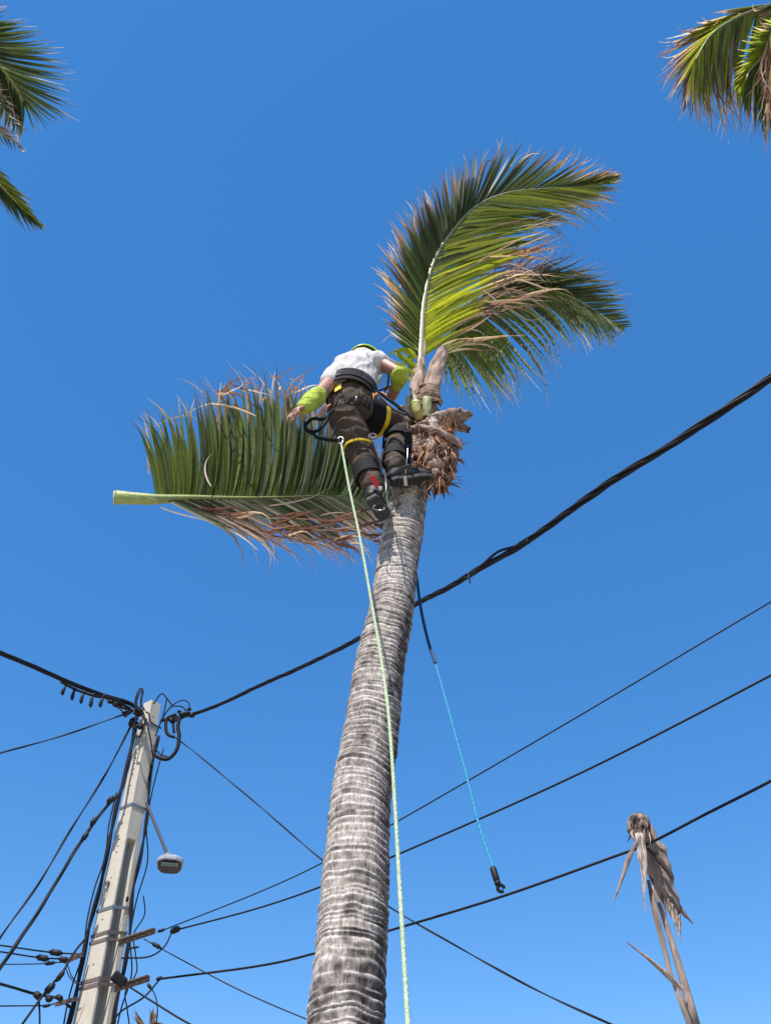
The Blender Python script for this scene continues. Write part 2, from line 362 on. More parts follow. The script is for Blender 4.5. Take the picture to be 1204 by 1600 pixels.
# dry curled strands over the middle of the crown, pale bent leaflets near the heart
mb = MB()
def strand(mb, a, b, w, sag, col, rnd, dry=1, nr=None, curl=.25):
    n = nr or (EYE - a).normalized()
    V, F, Cc = leaflet(a, a.lerp(b, .5) + sag, b, w, (n + Vector((rnd.gauss(0, .3), 0, rnd.gauss(0, .3)))).normalized(), rnd, col, dry, curl * rnd.uniform(.2, 1.2)); mb.add(V, F, Cc)
for i in range(40):
    x, y = rnd.uniform(745, 820), rnd.uniform(395, 500) ; Y = 3.45 - rnd.random() * .1
    strand(mb, P(x, y, Y), P(x + rnd.uniform(30, 95), y + rnd.uniform(-55, 40), Y - .05), .013, Vector((0, 0, .06)), mixc(rnd.choice((BROWN, RED)), PALE, rnd.random() ** 1.5), rnd, curl=.35)
for i in range(7):
    x, y = rnd.uniform(686, 700), rnd.uniform(538, 556)
    a = P(x, y, 3.5); strand(mb, a, P(x + rnd.uniform(60, 150), y + rnd.uniform(-35, 10), 3.45), .018, Vector((0, 0, .16)), mixc(MID, PALE, rnd.random()), rnd, dry=.6)
mb.build('dry_strands', M['leaf'], palm)['kind'] = 'stuff'
for (a, b, s, w) in [((655, 530), (601, 512), (-.05, 0, .22), .05), ((652, 548), (597, 530), (0, 0, .3), .03), ((650, 560), (612, 552), (0, 0, .15), .05), ((652, 575), (618, 548), (-.1, 0, .1), .045),
                     ((648, 585), (606, 560), (0, 0, .02), .03), ((645, 560), (625, 600), (-.1, 0, .1), .02), ((627, 525), (626, 425), (-.02, 0, 0), .022), ((640, 580), (630, 620), (-.1, 0, 0), .012), ((650, 545), (600, 570), (-.1, 0, .12), .025)]:
    m1 = MB(); strand(m1, P(*a, 3.46), P(*b, 3.40), w, Vector(s), mixc(MID, YEL, rnd.random()), rnd, dry=.2, curl=.12); m1.build('leaflet', M['leaf'], palm)

def slab(pts_, ws, th, c0, c1, name, jag=0, par=None, nrm=None, seg=24, seedk=0):
    """a strip with thickness, curling across its width"""
    p_ = arc([P(*q) for q in pts_], seg); fr_ = frames(p_, nrm or (EYE - p_[0]).normalized()); V = []; F = []; Cc = []; m = 7
    for i, (q, (t, n_, b_)) in enumerate(zip(p_, fr_)):
        w = px(lerpa([(k / (len(ws) - 1), v) for k, v in enumerate(ws)], i / seg)[0], q) / 2
        for s_ in (0, 1):
            for k in range(m):
                u = k / (m - 1) * 2 - 1; nz = noise.noise(Vector((u * 3 + seedk, i * .35, 0)))
                V.append(q + b_ * u * w * (1 + jag * nz) + n_ * ((1 - u * u) * w * .45 + nz * th * .8 - s_ * th)); Cc.append(mixc(mixc(c0, c1, i / seg), (.06, .042, .035), min(.85, max(0, noise.noise(Vector((u * 7 + seedk, i * .2, 3))) * 2))))
    for i in range(seg):
        for k in range(m - 1):
            a_ = i * 2 * m + k; b2 = a_ + 2 * m; F += [(a_, a_ + 1, b2 + 1, b2), (a_ + m, b2 + m, b2 + m + 1, a_ + m + 1)]
        a_ = i * 2 * m; F += [(a_, a_ + 2 * m, a_ + 3 * m, a_ + m), (a_ + m - 1, a_ + 2 * m - 1, a_ + 4 * m - 1, a_ + 3 * m - 1)]
    return MB().add(V, F, Cc).build(name, M['dead'], par)
# crown: leaf bases, cut stubs, bark sheaths and fibre
WOOD = (.40, .27, .21)
def stub(pts, r, c0, c1, name, flat=.6, cutc=None, mt='dead'):
    p = arc([P(*q) for q in pts], 14); cc = []
    rr = [lerpa([(i / (len(r) - 1), v) for i, v in enumerate(r)], i / 14)[0] for i in range(15)]
    V = MB()
    for i in range(15): cc += [mixc(mixc(c0, c1, i / 14), (.1, .06, .05), .35 * rnd.random() ** 2) for _ in range(14)]
    V.tube(p, rr, 14, ref=(EYE - p[0]).cross(p[1] - p[0]).normalized(), flat=flat, c=cc)
    V.v = [tuple(Vector(v) + noise.noise_vector(Vector((v[0] * 20, v[1] * 20, v[2] * 7))) * (.004 if mt == 'rachis' else .014) + noise.noise_vector(Vector((v[0] * 70, v[1] * 70, v[2] * 20))) * .004) for v in V.v]
    return V.build(name, M[mt], palm)
W1, W2, W3 = (.36, .255, .20), (.44, .33, .26), (.22, .14, .10)
stub([(656, 640, 3.52), (656, 600, 3.52), (657, 560, 3.50), (658, 520, 3.49)], [.050, .042, .034, .026], WOOD, (.46, .38, .26), 'leaf_base')
slab([(652, 655, 3.44), (652, 620, 3.46), (654, 590, 3.46), (658, 560, 3.47)], [34, 28, 20, 12], .025, W1, W2, 'leaf_base', .25, par=palm, seedk=1)
slab([(668, 650, 3.46), (672, 615, 3.46), (680, 580, 3.45), (692, 546, 3.43)], [34, 28, 26, 17], .035, W2, W1, 'leaf_base', .2, par=palm, seedk=2)
slab([(647, 600, 3.50), (645, 580, 3.50), (640, 556, 3.50)], [14, 12, 6], .02, (.30, .24, .14), (.28, .28, .12), 'leaf_base', .3, par=palm, seedk=3)
slab([(669, 603, 3.40), (670, 615, 3.385), (671, 632, 3.40)], [26, 34, 36], .03, W3, (.26, .17, .125), 'leaf_sheath', .3, par=palm, seedk=4)
slab([(651, 612, 3.41), (656, 622, 3.40), (655, 634, 3.40)], [16, 14, 8], .02, W1, W3, 'leaf_sheath', .4, par=palm, seedk=8)
slab([(640, 602, 3.38), (645, 618, 3.36), (650, 636, 3.36)], [2, 9, 12], .008, (.5, .40, .34), (.45, .35, .29), 'leaf_sheath', .2, par=palm, seedk=5)
stub([(636, 662, 3.44), (634, 645, 3.42), (631, 634, 3.39)], [.042, .048, .042], (.35, .26, .21), (.50, .42, .34), 'leaf_base', flat=.7)
stub([(667, 652, 3.39), (667, 640, 3.37), (667, 622, 3.35)], [.030, .032, .032], (.28, .28, .10), (.34, .36, .14), 'cut_leaf_stalk', mt='rachis')
stub([(655, 656, 3.37), (651, 643, 3.34), (649, 627, 3.32)], [.026, .031, .029], (.40, .36, .05), (.36, .34, .09), 'cut_leaf_stalk', mt='rachis')
stub([(646, 645, 3.42), (640, 630, 3.40), (638, 620, 3.38)], [.022, .026, .024], (.34, .38, .12), (.36, .40, .16), 'cut_leaf_stalk', mt='rachis')
slab([(688, 655, 3.42), (708, 651, 3.40), (724, 649, 3.38), (737, 647, 3.38)], [22, 27, 24, 7], .03, (.30, .21, .16), (.27, .19, .15), 'leaf_sheath', .25, par=palm, seedk=6)
slab([(702, 662, 3.45), (718, 667, 3.44), (731, 672, 3.43)], [12, 15, 9], .03, (.24, .15, .11), (.22, .15, .12), 'leaf_sheath', .25, par=palm, seedk=7)
slab([(672, 658, 3.38), (684, 652, 3.36), (698, 643, 3.36)], [20, 17, 5], .012, W2, (.42, .32, .26), 'leaf_sheath', .3, par=palm, seedk=9)
slab([(672, 652, 3.37), (676, 664, 3.34), (680, 676, 3.33)], [15, 17, 7], .012, (.46, .37, .31), (.40, .30, .25), 'leaf_sheath', .3, par=palm, seedk=10)
slab([(642, 668, 3.36), (664, 669, 3.31), (692, 680, 3.30), (710, 690, 3.32), (722, 702, 3.36)], [5, 10, 14, 13, 3], .012, (.48, .37, .30), (.30, .22, .18), 'leaf_sheath', .3, par=palm, seedk=11)
slab([(640, 676, 3.37), (655, 668, 3.33), (668, 658, 3.33)], [10, 16, 8], .015, (.24, .16, .13), (.35, .25, .2), 'leaf_sheath', .3, par=palm, seedk=12)
slab([(676, 682, 3.31), (672, 705, 3.30), (664, 724, 3.31)], [14, 15, 8], .012, (.40, .30, .24), (.28, .18, .13), 'leaf_sheath', .3, par=palm, seedk=13)
slab([(704, 690, 3.36), (708, 712, 3.36), (704, 735, 3.38)], [16, 18, 10], .012, (.14, .085, .065), (.20, .12, .08), 'leaf_sheath', .4, par=palm, seedk=14)
slab([(686, 712, 3.33), (684, 730, 3.33), (678, 748, 3.34)], [14, 15, 6], .012, (.34, .19, .09), (.22, .11, .06), 'leaf_sheath', .4, par=palm, seedk=15)
rs_ = random.Random(5)
for i in range(20):      # matted sheets of old leaf base wrapped round the fibre
    x = rs_.uniform(650, 706); y = rs_.uniform(668, 735); a_ = (x - 680) / 34; Y0 = 3.45 - .145 * math.sqrt(max(0, 1 - a_ * a_))
    dx, dy = rs_.uniform(-12, 12), rs_.uniform(14, 30); w_ = rs_.uniform(9, 19)
    c_ = rs_.choice([(.20, .10, .06), (.13, .065, .045), (.28, .16, .10), (.34, .24, .18), (.09, .05, .035), (.26, .12, .05)])
    slab([(x, y, Y0), (x + dx * .5, y + dy * .5, Y0 - .02), (x + dx, y + dy, Y0 + .015)], [w_ * .7, w_, w_ * .35], .01, c_, mixc(c_, (.08, .04, .03), .4), 'leaf_sheath', .6, par=palm, seedk=30 + i, seg=12)
fb = MB()
for (x, y, Y, r) in [(660, 690, 3.46, .13), (680, 690, 3.45, .12), (695, 695, 3.45, .10), (672, 720, 3.44, .13), (690, 735, 3.45, .10), (684, 755, 3.46, .07), (660, 660, 3.47, .10), (700, 712, 3.46, .08), (662, 745, 3.46, .105), (690, 668, 3.47, .09)]:
    fb.ball(P(x, y, Y), (r * .82, r * .82, r), 14, 10)
fo = solid(fb, .009, 'fibre_mass', M['fibre'], palm, smooth=6)
cm = fo.data.color_attributes.get('pigment') or fo.data.color_attributes.new('pigment', 'FLOAT_COLOR', 'POINT')
if cm.domain != 'POINT': fo.data.color_attributes.remove(cm); cm = fo.data.color_attributes.new('pigment', 'FLOAT_COLOR', 'POINT')
for v, n_ in [(v, v.normal.copy()) for v in fo.data.vertices]:
    q = v.co.copy(); f1 = noise.noise(Vector((q.x * 30, q.y * 30, q.z * 6))); f2 = noise.noise(q * 9)
    v.co += n_ * (f1 * .024 + f2 * .034 + .008 * noise.noise(q * 60)); c_ = mixc((.10, .045, .03), (.33, .18, .10), ss(-.4, .5, f1 + f2 * .6)); cm.data[v.index].color = (*c_, 1)
fo['kind'] = 'stuff'
FC = [(.22, .10, .06), (.12, .05, .04), (.30, .15, .09), (.42, .30, .23), (.07, .035, .03), (.28, .12, .05)]
mb = MB()
for i in range(170):
    u = rnd.random(); y = 655 + 105 * rnd.random(); hw = 38 - 14 * ss(700, 765, y); cx = 681 if y < 720 else 681 - (y - 720) * .1
    a = rnd.uniform(-1, 1); x = cx + a * hw; Y = 3.45 - .15 * math.sqrt(max(0, 1 - a * a)) - .01
    ln = rnd.uniform(8, 34); b = P(x + rnd.uniform(-16, 16) + a * 3, y + ln * rnd.choice((1, .8, -.2)), Y - rnd.uniform(-.04, .03))
    strand(mb, P(x, y, Y), b, rnd.choice((.003, .006, .010, .018)), (EYE - b).normalized() * .03 + Vector((a * .03, 0, 0)), rnd.choice(FC), rnd, dry=0, curl=.2)
for i in range(60):      # wisps that stand out from the mass
    a = rnd.uniform(-.2, 1); y = rnd.uniform(665, 775); x = 684 + a * 30; c_ = P(x, y, 3.43)
    strand(mb, c_, P(x + rnd.uniform(5, 22), y + rnd.uniform(-8, 18), 3.41), .004, Vector((0, 0, .01)), rnd.choice(FC), rnd, dry=0, curl=.4)
for (a, b, w) in [((690, 760), (695, 780), .02), ((695, 755), (702, 778), .012), ((680, 762), (678, 783), .02), ((665, 760), (672, 784), .03), ((715, 700), (735, 686), .006), ((716, 698), (745, 688), .004)]:
    strand(mb, P(*a, 3.42), P(*b, 3.40), w, Vector((0, 0, 0)), (.10, .05, .04), rnd, dry=0, curl=.1)
mb.build('fibre_strips', M['fibre'], palm)['kind'] = 'stuff'

# ------------------------------------------------------------------ the cut frond
cutf = thing('palm_frond', 'cut green palm frond with thick pale stalk end, falling beside the climber', 'palm frond', P(180, 777, 3.45))
K_r = [(180, 777, 3.40), (235, 780, 3.46), (300, 779, 3.55), (380, 779, 3.70), (450, 777, 3.85), (520, 775, 4.0), (575, 782, 4.12), (605, 800, 4.2), (620, 815, 4.2)]
K_up = dict(tips=[(.12, 214, 645, 3.3), (.155, 232, 628, 3.3), (.21, 280, 612, 3.3), (.3, 330, 596, 3.4), (.4, 385, 568, 3.5), (.5, 432, 568, 3.6), (.6, 486, 592, 3.7), (.7, 540, 622, 3.85), (.8, 585, 668, 4.0), (.9, 610, 725, 4.1), (1, 625, 795, 4.2)],
    n=142, dry=lambda t: .20 + .14 * ss(.3, .4, t) - .06 * t, dj=.10, col=lambda t, r: mixc(mixc(GREEN, MID, r.random()), YEL, .45 * r.random() ** 2 if t < .55 else .08 * r.random()), bow=.10, curl=.13, w=.036, jit=.05, twist=.2)  # sunlit look of the stalk half painted in as yellower leaflets
K_lo = dict(tips=[(.14, 400, 850, 3.5), (.2, 440, 858, 3.55), (.3, 490, 866, 3.65), (.42, 545, 872, 3.8), (.55, 580, 858, 3.9), (.68, 600, 842, 4.0), (.8, 606, 832, 4.1), (.95, 620, 825, 4.2)],
    n=95, dry=lambda t: .42, dj=.13, col=lambda t, r: mixc(OLIVE, GREEN, r.random()), bow=.06, curl=.16, w=.03, jit=.06)
fp = frond(cutf, K_r, [K_up, K_lo], rnd, r0=.036, r1=.005, rpow=2.6, indiv=300, rcol=((.25, .28, .08), (.11, .12, .035)))
# swollen stalk end with its pale cut face
a, b = P(179, 777, 3.395), P(248, 781, 3.475); n9 = 10; rr = [px(v, a) for v in (12.5, 12.5, 12, 11.5, 11, 11, 10.5, 10.5, 10, 9, 8)]
st = MB().tube([a.lerp(b, i / n9) for i in range(n9 + 1)], rr, 16, ref=Vector((0, 0, 1)), flat=.75, c=[mixc((.38, .42, .14), (.27, .33, .08), rnd.random()) for _ in range(16 * (n9 + 1))])
st.build('cut_stalk', M['rachis'], cutf)
ax = (b - a).normalized(); V = MB().tube([a - ax * .006, a - ax * .002], [rr[0] * .93] * 2, 16, ref=Vector((0, 0, 1)), flat=.75, c=(.62, .60, .38)); V.build('cut_face', M['rachis'], cutf)
mb = MB()
for i in range(80):
    x = rnd.uniform(300, 585); y = rnd.uniform(805, 850) if x > 400 else 795 + (x - 300) * .4; Y = 3.45 + (x - 250) / 400 * .5
    strand(mb, P(x, y, Y), P(x + rnd.uniform(20, 90), y + rnd.uniform(-22, 22), Y - .05), rnd.choice((.009, .013, .02)), Vector((0, 0, rnd.uniform(-.05, .06))), rnd.choice([PALE, BROWN, RED, RED]), rnd, dry=0, curl=.3)
for i in range(30):
    x = rnd.uniform(335, 465); y = rnd.uniform(590, 625); Y = 3.45 + (x - 330) / 400
    strand(mb, P(x, y, Y), P(x + rnd.uniform(-15, 45), y + rnd.uniform(-35, 15), Y - .1), rnd.choice((.009, .014, .02)), Vector((0, 0, rnd.uniform(0, .06))), rnd.choice([PALE, BROWN, RED]), rnd, dry=0, curl=.4)
for (a, b, s) in [((420, 790), (520, 770), .05), ((250, 792), (360, 820), 0), ((330, 760), (335, 700), .0)]:
    strand(mb, P(*a, 3.42), P(*b, 3.5), .011, Vector((-.1, 0, -s)), PALE, rnd, dry=0, curl=.2)
for (a, b, w) in [((232, 740), (222, 640), .02), ((300, 650), (220, 680), .01), ((400, 650), (290, 632), .014), ((395, 645), (310, 640), .01), ((340, 640), (270, 585), .006), ((500, 640), (575, 598), .014), ((490, 650), (470, 590), .012), ((480, 660), (465, 600), .014)]:
    strand(mb, P(*a, 3.45), P(*b, 3.4), w, Vector((0, 0, .12)), mixc(BROWN, PALE, rnd.random()), rnd, dry=0, curl=.15)
mb.build('dry_strands', M['leaf'], cutf)['kind'] = 'stuff'

# ------------------------------------------------------------------ neighbouring palms (crowns reach into the upper corners)
def far_palm(base, top, r0, r1, label, seed):
    t = thing('palm_tree', label, 'palm tree', (base.x, base.y, 0), 'palms whose crowns reach in from the frame edges')
    mb = MB(); pth = arc([base, base.lerp(top, .5) + Vector((.06, .03, 0)), top], 8)
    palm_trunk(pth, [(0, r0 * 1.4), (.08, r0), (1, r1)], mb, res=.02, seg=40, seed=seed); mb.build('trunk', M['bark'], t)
    return t
topR = PZ(1330, -60, 8.0); palmR = far_palm(Vector((topR.x + .3, topR.y - .2, 0)), topR, .16, .11, 'palm at the upper right whose drooping fronds have brown hanging tips', 5)
rc = random.Random(23); Z8 = PZ
colR = lambda t, r: mixc(mixc(GREEN, MID, r.random()), YEL, .9 * r.random() ** 1.3)
R1 = [(1320, -50, 8.1), (1270, -25, 8.3), (1225, 0, 8.3), (1190, 12, 8.15), (1150, 28, 7.95), (1110, 55, 7.7), (1085, 95, 7.4)]
frond(palmR, R1, [dict(tips=[(.2, 1190, 30, 8.0), (.35, 1120, 22, 8.0), (.5, 1040, 60, 7.9), (.6, 1028, 95, 7.8), (.7, 1030, 120, 7.6), (.8, 1038, 150, 7.4), (.9, 1055, 175, 7.3), (1, 1075, 190, 7.2)], n=64, dry=lambda t: .5, dj=.12, col=colR, bow=.22, curl=.12, w=.028, jit=.05),
                       dict(tips=[(.2, 1225, 190, 7.5), (.35, 1190, 200, 7.4), (.5, 1150, 195, 7.3), (.65, 1135, 205, 7.2), (.8, 1110, 195, 7.2), (1, 1085, 190, 7.1)], n=86, dry=lambda t: .45, dj=.16, col=colR, bow=.18, curl=.14, w=.030, jit=.08)], rc, pt=Z8, r0=.015, r1=.003, indiv=150, rcol=((.20, .21, .09), (.14, .15, .05)))
R2 = [(1325, -45, 8.0), (1285, 0, 8.0), (1245, 40, 7.8), (1205, 75, 7.6), (1172, 108, 7.4), (1165, 125, 7.3)]
frond(palmR, R2, [dict(tips=[(.4, 1195, 20, 7.8), (.6, 1160, 60, 7.6), (.8, 1140, 130, 7.3), (1, 1150, 175, 7.2)], n=36, dry=lambda t: .12, dj=.1, col=lambda t, r: mixc(MID, YEL, r.random()), bow=.15, curl=.05, w=.028),
                       dict(tips=[(.3, 1250, 240, 7.1), (.45, 1215, 245, 7.1), (.6, 1200, 235, 7.1), (.75, 1190, 215, 7.1), (.9, 1170, 190, 7.1), (1, 1158, 180, 7.1)], n=46, dry=lambda t: .14, dj=.1, col=lambda t, r: mixc(MID, GREEN, r.random()), bow=.14, curl=.05, w=.032)], rc, pt=Z8, r0=.026, indiv=82)
R3 = [(1325, -55, 8.1), (1270, -25, 8.2), (1225, 10, 8.0), (1207, 50, 7.6), (1206, 100, 7.2)]
frond(palmR, R3, [dict(tips=[(.4, 1190, 130, 7.1), (.7, 1188, 180, 7.0), (1, 1200, 225, 6.9)], n=30, dry=lambda t: .8, dj=.2, col=colR, bow=.2, curl=.15, w=.028),
                       dict(tips=[(.3, 1260, 130, 7.1), (.7, 1240, 180, 7.0), (1, 1210, 225, 6.9)], n=30, dry=lambda t: .6, dj=.2, col=colR, bow=.2, curl=.12, w=.03)], rc, pt=Z8, r0=.024, indiv=60)
topL = PZ(-190, 30, 8.0); palmL = far_palm(Vector((topL.x - .3, topL.y - .3, 0)), topL, .16, .11, 'palm at the upper left with dark wind-blown fronds', 6)
dk = lambda t, r: mixc(GREEN, MID, .25 * r.random())
L1 = [(-185, 25, 8.1), (-120, 15, 8.3), (-60, 40, 8.2), (-15, 85, 8.0), (15, 122, 7.9), (38, 158, 7.8)]
frond(palmL, L1, [dict(tips=[(.2, -60, -60, 8.2), (.35, 5, 3, 8.2), (.45, 20, 18, 8.1), (.52, 52, 32, 8.1), (.58, 72, 48, 8.1), (.64, 95, 72, 8), (.7, 112, 100, 8), (.77, 122, 128, 7.9), (.84, 126, 160, 7.8), (.9, 116, 186, 7.8), (.95, 95, 200, 7.7), (1, 50, 215, 7.7)], n=80, dry=lambda t: .14, dj=.09, col=dk, bow=.10, curl=.04, w=.021, jit=.04),
                       dict(tips=[(.2, -150, 120, 7.9), (.45, -60, 150, 7.8), (.7, 2, 195, 7.7), (.85, 26, 222, 7.7), (1, 34, 222, 7.7)], n=66, dry=lambda t: .18, dj=.1, col=dk, bow=.12, curl=.06, w=.026)], rc, pt=Z8, r0=.03, indiv=140)
L2 = [(-185, 30, 8.0), (-120, 60, 8.0), (-60, 110, 7.8), (-10, 150, 7.6), (25, 195, 7.5)]
frond(palmL, L2, [dict(tips=[(.3, -50, 80, 7.7), (.6, 10, 130, 7.6), (.8, 30, 170, 7.5), (1, 43, 205, 7.4)], n=22, dry=lambda t: .7, dj=.15, col=dk, bow=.1, curl=.12, w=.024),
                       dict(tips=[(.3, -120, 160, 7.6), (.6, -50, 190, 7.5), (.85, -5, 190, 7.5), (1, 15, 215, 7.4)], n=18, dry=lambda t: .3, dj=.2, col=dk, bow=.1, curl=.1, w=.024)], rc, pt=Z8, r0=.024, indiv=60)
L3 = [(-185, 35, 7.9), (-130, 100, 7.7), (-70, 160, 7.5), (-20, 195, 7.3), (20, 220, 7.2), (36, 232, 7.2)]
frond(palmL, L3, [dict(tips=[(.3, -50, 150, 7.6), (.6, 10, 200, 7.3), (.8, 28, 215, 7.2), (1, 40, 236, 7.1)], n=30, dry=lambda t: .8, dj=.15, col=dk, bow=.1, curl=.1, w=.02),
                       dict(tips=[(.3, -120, 220, 7.3), (.6, -50, 240, 7.2), (.8, 0, 232, 7.2), (1, 36, 240, 7.1)], n=24, dry=lambda t: .5, dj=.2, col=dk, bow=.1, curl=.1, w=.02)], rc, pt=Z8, r0=.022, indiv=50)
L4 = [(-185, 45, 7.8), (-130, 150, 7.5), (-60, 230, 7.2), (-5, 282, 7.0), (30, 320, 6.9), (60, 348, 6.85)]
frond(palmL, L4, [dict(tips=[(.4, -20, 240, 7.1), (.65, 20, 280, 7.0), (.75, 45, 310, 6.9), (1, 74, 360, 6.8)], n=40, dry=lambda t: .16, dj=.1, col=colR, bow=.1, curl=.05, w=.024),
                       dict(tips=[(.4, -60, 300, 7.0), (.65, 5, 332, 6.9), (.75, 28, 350, 6.9), (.85, 45, 362, 6.8), (1, 68, 362, 6.8)], n=40, dry=lambda t: .2, dj=.1, col=dk, bow=.1, curl=.06, w=.024)], rc, pt=Z8, r0=.022, indiv=50)
# a small palm top at the lower edge, behind the pole
bt = P(232, 1640, 14.5); palmS = thing('palm_tree', 'distant palm showing only pale leaf tips at the bottom edge beside the pole', 'palm tree', (bt.x, bt.y, 0), 'palms whose crowns reach in from the frame edges')
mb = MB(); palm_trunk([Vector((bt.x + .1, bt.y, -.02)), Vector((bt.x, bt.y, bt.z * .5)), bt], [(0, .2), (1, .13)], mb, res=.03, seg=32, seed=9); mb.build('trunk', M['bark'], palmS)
for (x, y, dx) in [(222, 1600, -20), (240, 1594, 10), (262, 1625, 40), (200, 1625, -45)]:
    frond(palmS, [(232, 1640, 14.5), ((232 + x) / 2, y + 6, 14.45), (x, y + 2, 14.4)], [
        dict(tips=[(.2, 226 + dx, 1600, 14.4), (.6, x - 6 + dx * .3, y - 24, 14.35), (1, x + 2 + dx * .6, y - 12, 14.3)], n=18, dry=lambda t: .8, dj=.2, col=MID and (lambda t, r: mixc(MID, PALE, .6)), bow=.1, curl=.1, w=.035),
        dict(tips=[(.2, 236 + dx, 1650, 14.4), (.6, x + dx, y + 20, 14.35), (1, x + 8 + dx, y + 6, 14.3)], n=18, dry=lambda t: .8, dj=.2, col=lambda t, r: mixc(MID, PALE, .5), bow=.1, curl=.1, w=.035)], rc, r0=.03, indiv=36)

# ------------------------------------------------------------------ the climber
per = thing('person', 'climber in white shirt, brown trousers and lime sleeves working beside the palm crown', 'person', P(600, 790, 3.32))
J = dict(pelvis=P(549, 634, 3.22), waist=P(549, 610, 3.22), chest=P(553, 582, 3.28), neck=P(567, 560, 3.37), head=P(570, 567, 3.52),
         ls=P(526, 587, 3.20), le=P(497, 618, 3.02), lw=P(474, 637, 2.93), lh=P(465, 641, 2.91),
         rs=P(588, 565, 3.33), re=P(624, 583, 3.28), rw=P(621, 603, 3.44), rh=P(618, 608, 3.47),
         lhip=P(538, 645, 3.20), lk=P(566, 714, 3.28), la=P(584, 768, 3.24), rhip=P(563, 641, 3.25), rk=P(622, 668, 3.42), ra=P(617, 736, 3.26))
EX, EY, EZ = Vector((1, 0, 0)), Vector((0, 1, 0)), Vector((0, 0, 1))
rh_axis = (J['rs'] - J['ls']).normalized()          # across the shoulders
up_ax = (J['neck'] - J['pelvis']).normalized(); fw_ax = up_ax.cross(rh_axis).normalized() * -1
if fw_ax.y < 0: fw_ax = -fw_ax
print('arm', (J['ls'] - J['le']).length, (J['le'] - J['lw']).length, (J['rs'] - J['re']).length, (J['re'] - J['rw']).length)
print('leg', (J['lhip'] - J['lk']).length, (J['lk'] - J['la']).length, (J['rhip'] - J['rk']).length, (J['rk'] - J['ra']).length, 'torso', (J['pelvis'] - J['neck']).length, 'sh', (J['rs'] - J['ls']).length)
def limb(mb, pts, r, seg=16, ref=None, flat=1):
    n = 6 * (len(pts) - 1); p = cat(pts, n); rr = [lerpa([(i / (len(r) - 1), v) for i, v in enumerate(r)], i / n)[0] for i in range(n + 1)]
    mb.tube(p, rr, seg, ref=ref, flat=flat)
    mb.ball(p[0], rr[0] * .98, 12, 8); mb.ball(p[-1], rr[-1] * .98, 12, 8); return p
# body: one continuous surface, head to feet, hands with five fingers
bm = MB()
limb(bm, [J['pelvis'], J['waist'], J['chest'], J['neck']], [.12, .115, .13, .06], ref=rh_axis, flat=.75)
limb(bm, [J['neck'], J['neck'].lerp(J['head'], .6)], [.055, .052])
hd = (J['head'] - J['neck']).normalized(); hf = (Vector((.35, .65, -.55)) - hd * Vector((.35, .65, -.55)).dot(hd)).normalized(); hs = hd.cross(hf).normalized()
bm.ball(J['head'], (.073, .092, .108), 18, 14, (hs, hf, hd)); bm.ball(J['head'] + hf * .05 - hd * .05, (.05, .05, .055), 14, 10, (hs, hf, hd))
bm.ball(J['head'] + hf * .102 - hd * .015, (.012, .02, .024), 10, 8, (hs, hf, hd))                         # nose
for s_ in (-1, 1): bm.ball(J['head'] + hs * .076 * s_ - hd * .01, (.010, .020, .032), 10, 8, (hs, hf, hd)); bm.ball(J['head'] + hf * .082 + hs * .03 * s_ + hd * .012, (.018, .014, .010), 8, 6, (hs, hf, hd))
bm.ball(J['head'] + hf * .092 - hd * .058, (.025, .012, .008), 8, 6, (hs, hf, hd))                          # lips
for a, b, c in (('ls', 'le', 'lw'), ('rs', 're', 'rw')):
    limb(bm, [J['chest'].lerp(J[a], .6), J[a]], [.07, .058]); limb(bm, [J[a], J[a].lerp(J[b], .45), J[b]], [.056, .050, .042]); limb(bm, [J[b], J[b].lerp(J[c], .35), J[c]], [.042, .043, .028])
for a, b, c in (('lhip', 'lk', 'la'), ('rhip', 'rk', 'ra')):
    limb(bm, [J['pelvis'].lerp(J[a], .7), J[a].lerp(J[b], .25), J[b]], [.092, .080, .055]); limb(bm, [J[b], J[b].lerp(J[c], .3), J[c]], [.055, .054, .036])
def hand(mb, wrist, palm_c, nrm, curls, spread, side):
    d = (palm_c - wrist).normalized(); nrm = (nrm - d * nrm.dot(d)).normalized(); s = d.cross(nrm).normalized() * side
    kn = wrist + d * .085
    mb.tube([wrist - d * .02, wrist + d * .01, wrist + d * .05, kn], [.027, .032, .042, .040], 14, ref=s, flat=.42)
    mb.ball(kn, (.038, .018, .016), 12, 8, (s, d, nrm))
    for i, (o, ln, cu) in enumerate(zip((-.030, -.010, .011, .030), (.070, .080, .074, .058), curls)):
        p = kn + s * o; q = [kn + s * o - d * .02, p]; a = 0; dd = (d + s * spread * (i - 1.5)).normalized()
        for seg_ in (.45, .30, .25):
            a += cu; q.append(q[-1] + (dd * math.cos(a) + nrm * math.sin(a)) * ln * seg_)
        mb.tube(cat(q, 12), [.0100] * 4 + [.0092] * 5 + [.0085] * 3 + [.006], 10)
    q = [wrist + d * .02 - s * .018, wrist + d * .045 - s * .048 + nrm * .012, wrist + d * .072 - s * .056 + nrm * .030, wrist + d * .092 - s * .048 + nrm * .044]
    mb.tube(cat(q, 12), [.015] * 4 + [.012] * 5 + [.010] * 3 + [.007], 10)
hand(bm, J['lw'], J['lh'] , Vector((.1, .3, -.95)), (.25, .35, .5, .6), .16, 1)
hand(bm, J['rw'], J['rw'] + (J['rw'] - J['re']).normalized() * .1 + Vector((-.04, 0, -.05)), Vector((-.5, .2, -.6)), (.7, .75, .8, .8), .03, -1)
solid(bm, .0055, 'body', M['skin'], per, smooth=3)
# hair under the helmet
V = MB().ball(J['head'] - hf * .02 + hd * .01, (.080, .086, .104), 18, 12, (hs, hf, hd)); solid(V, .01, 'hair', mat('hair', (.03, .02, .015), .7, nscale=80, namp=.3, bump=.003), per, 2)
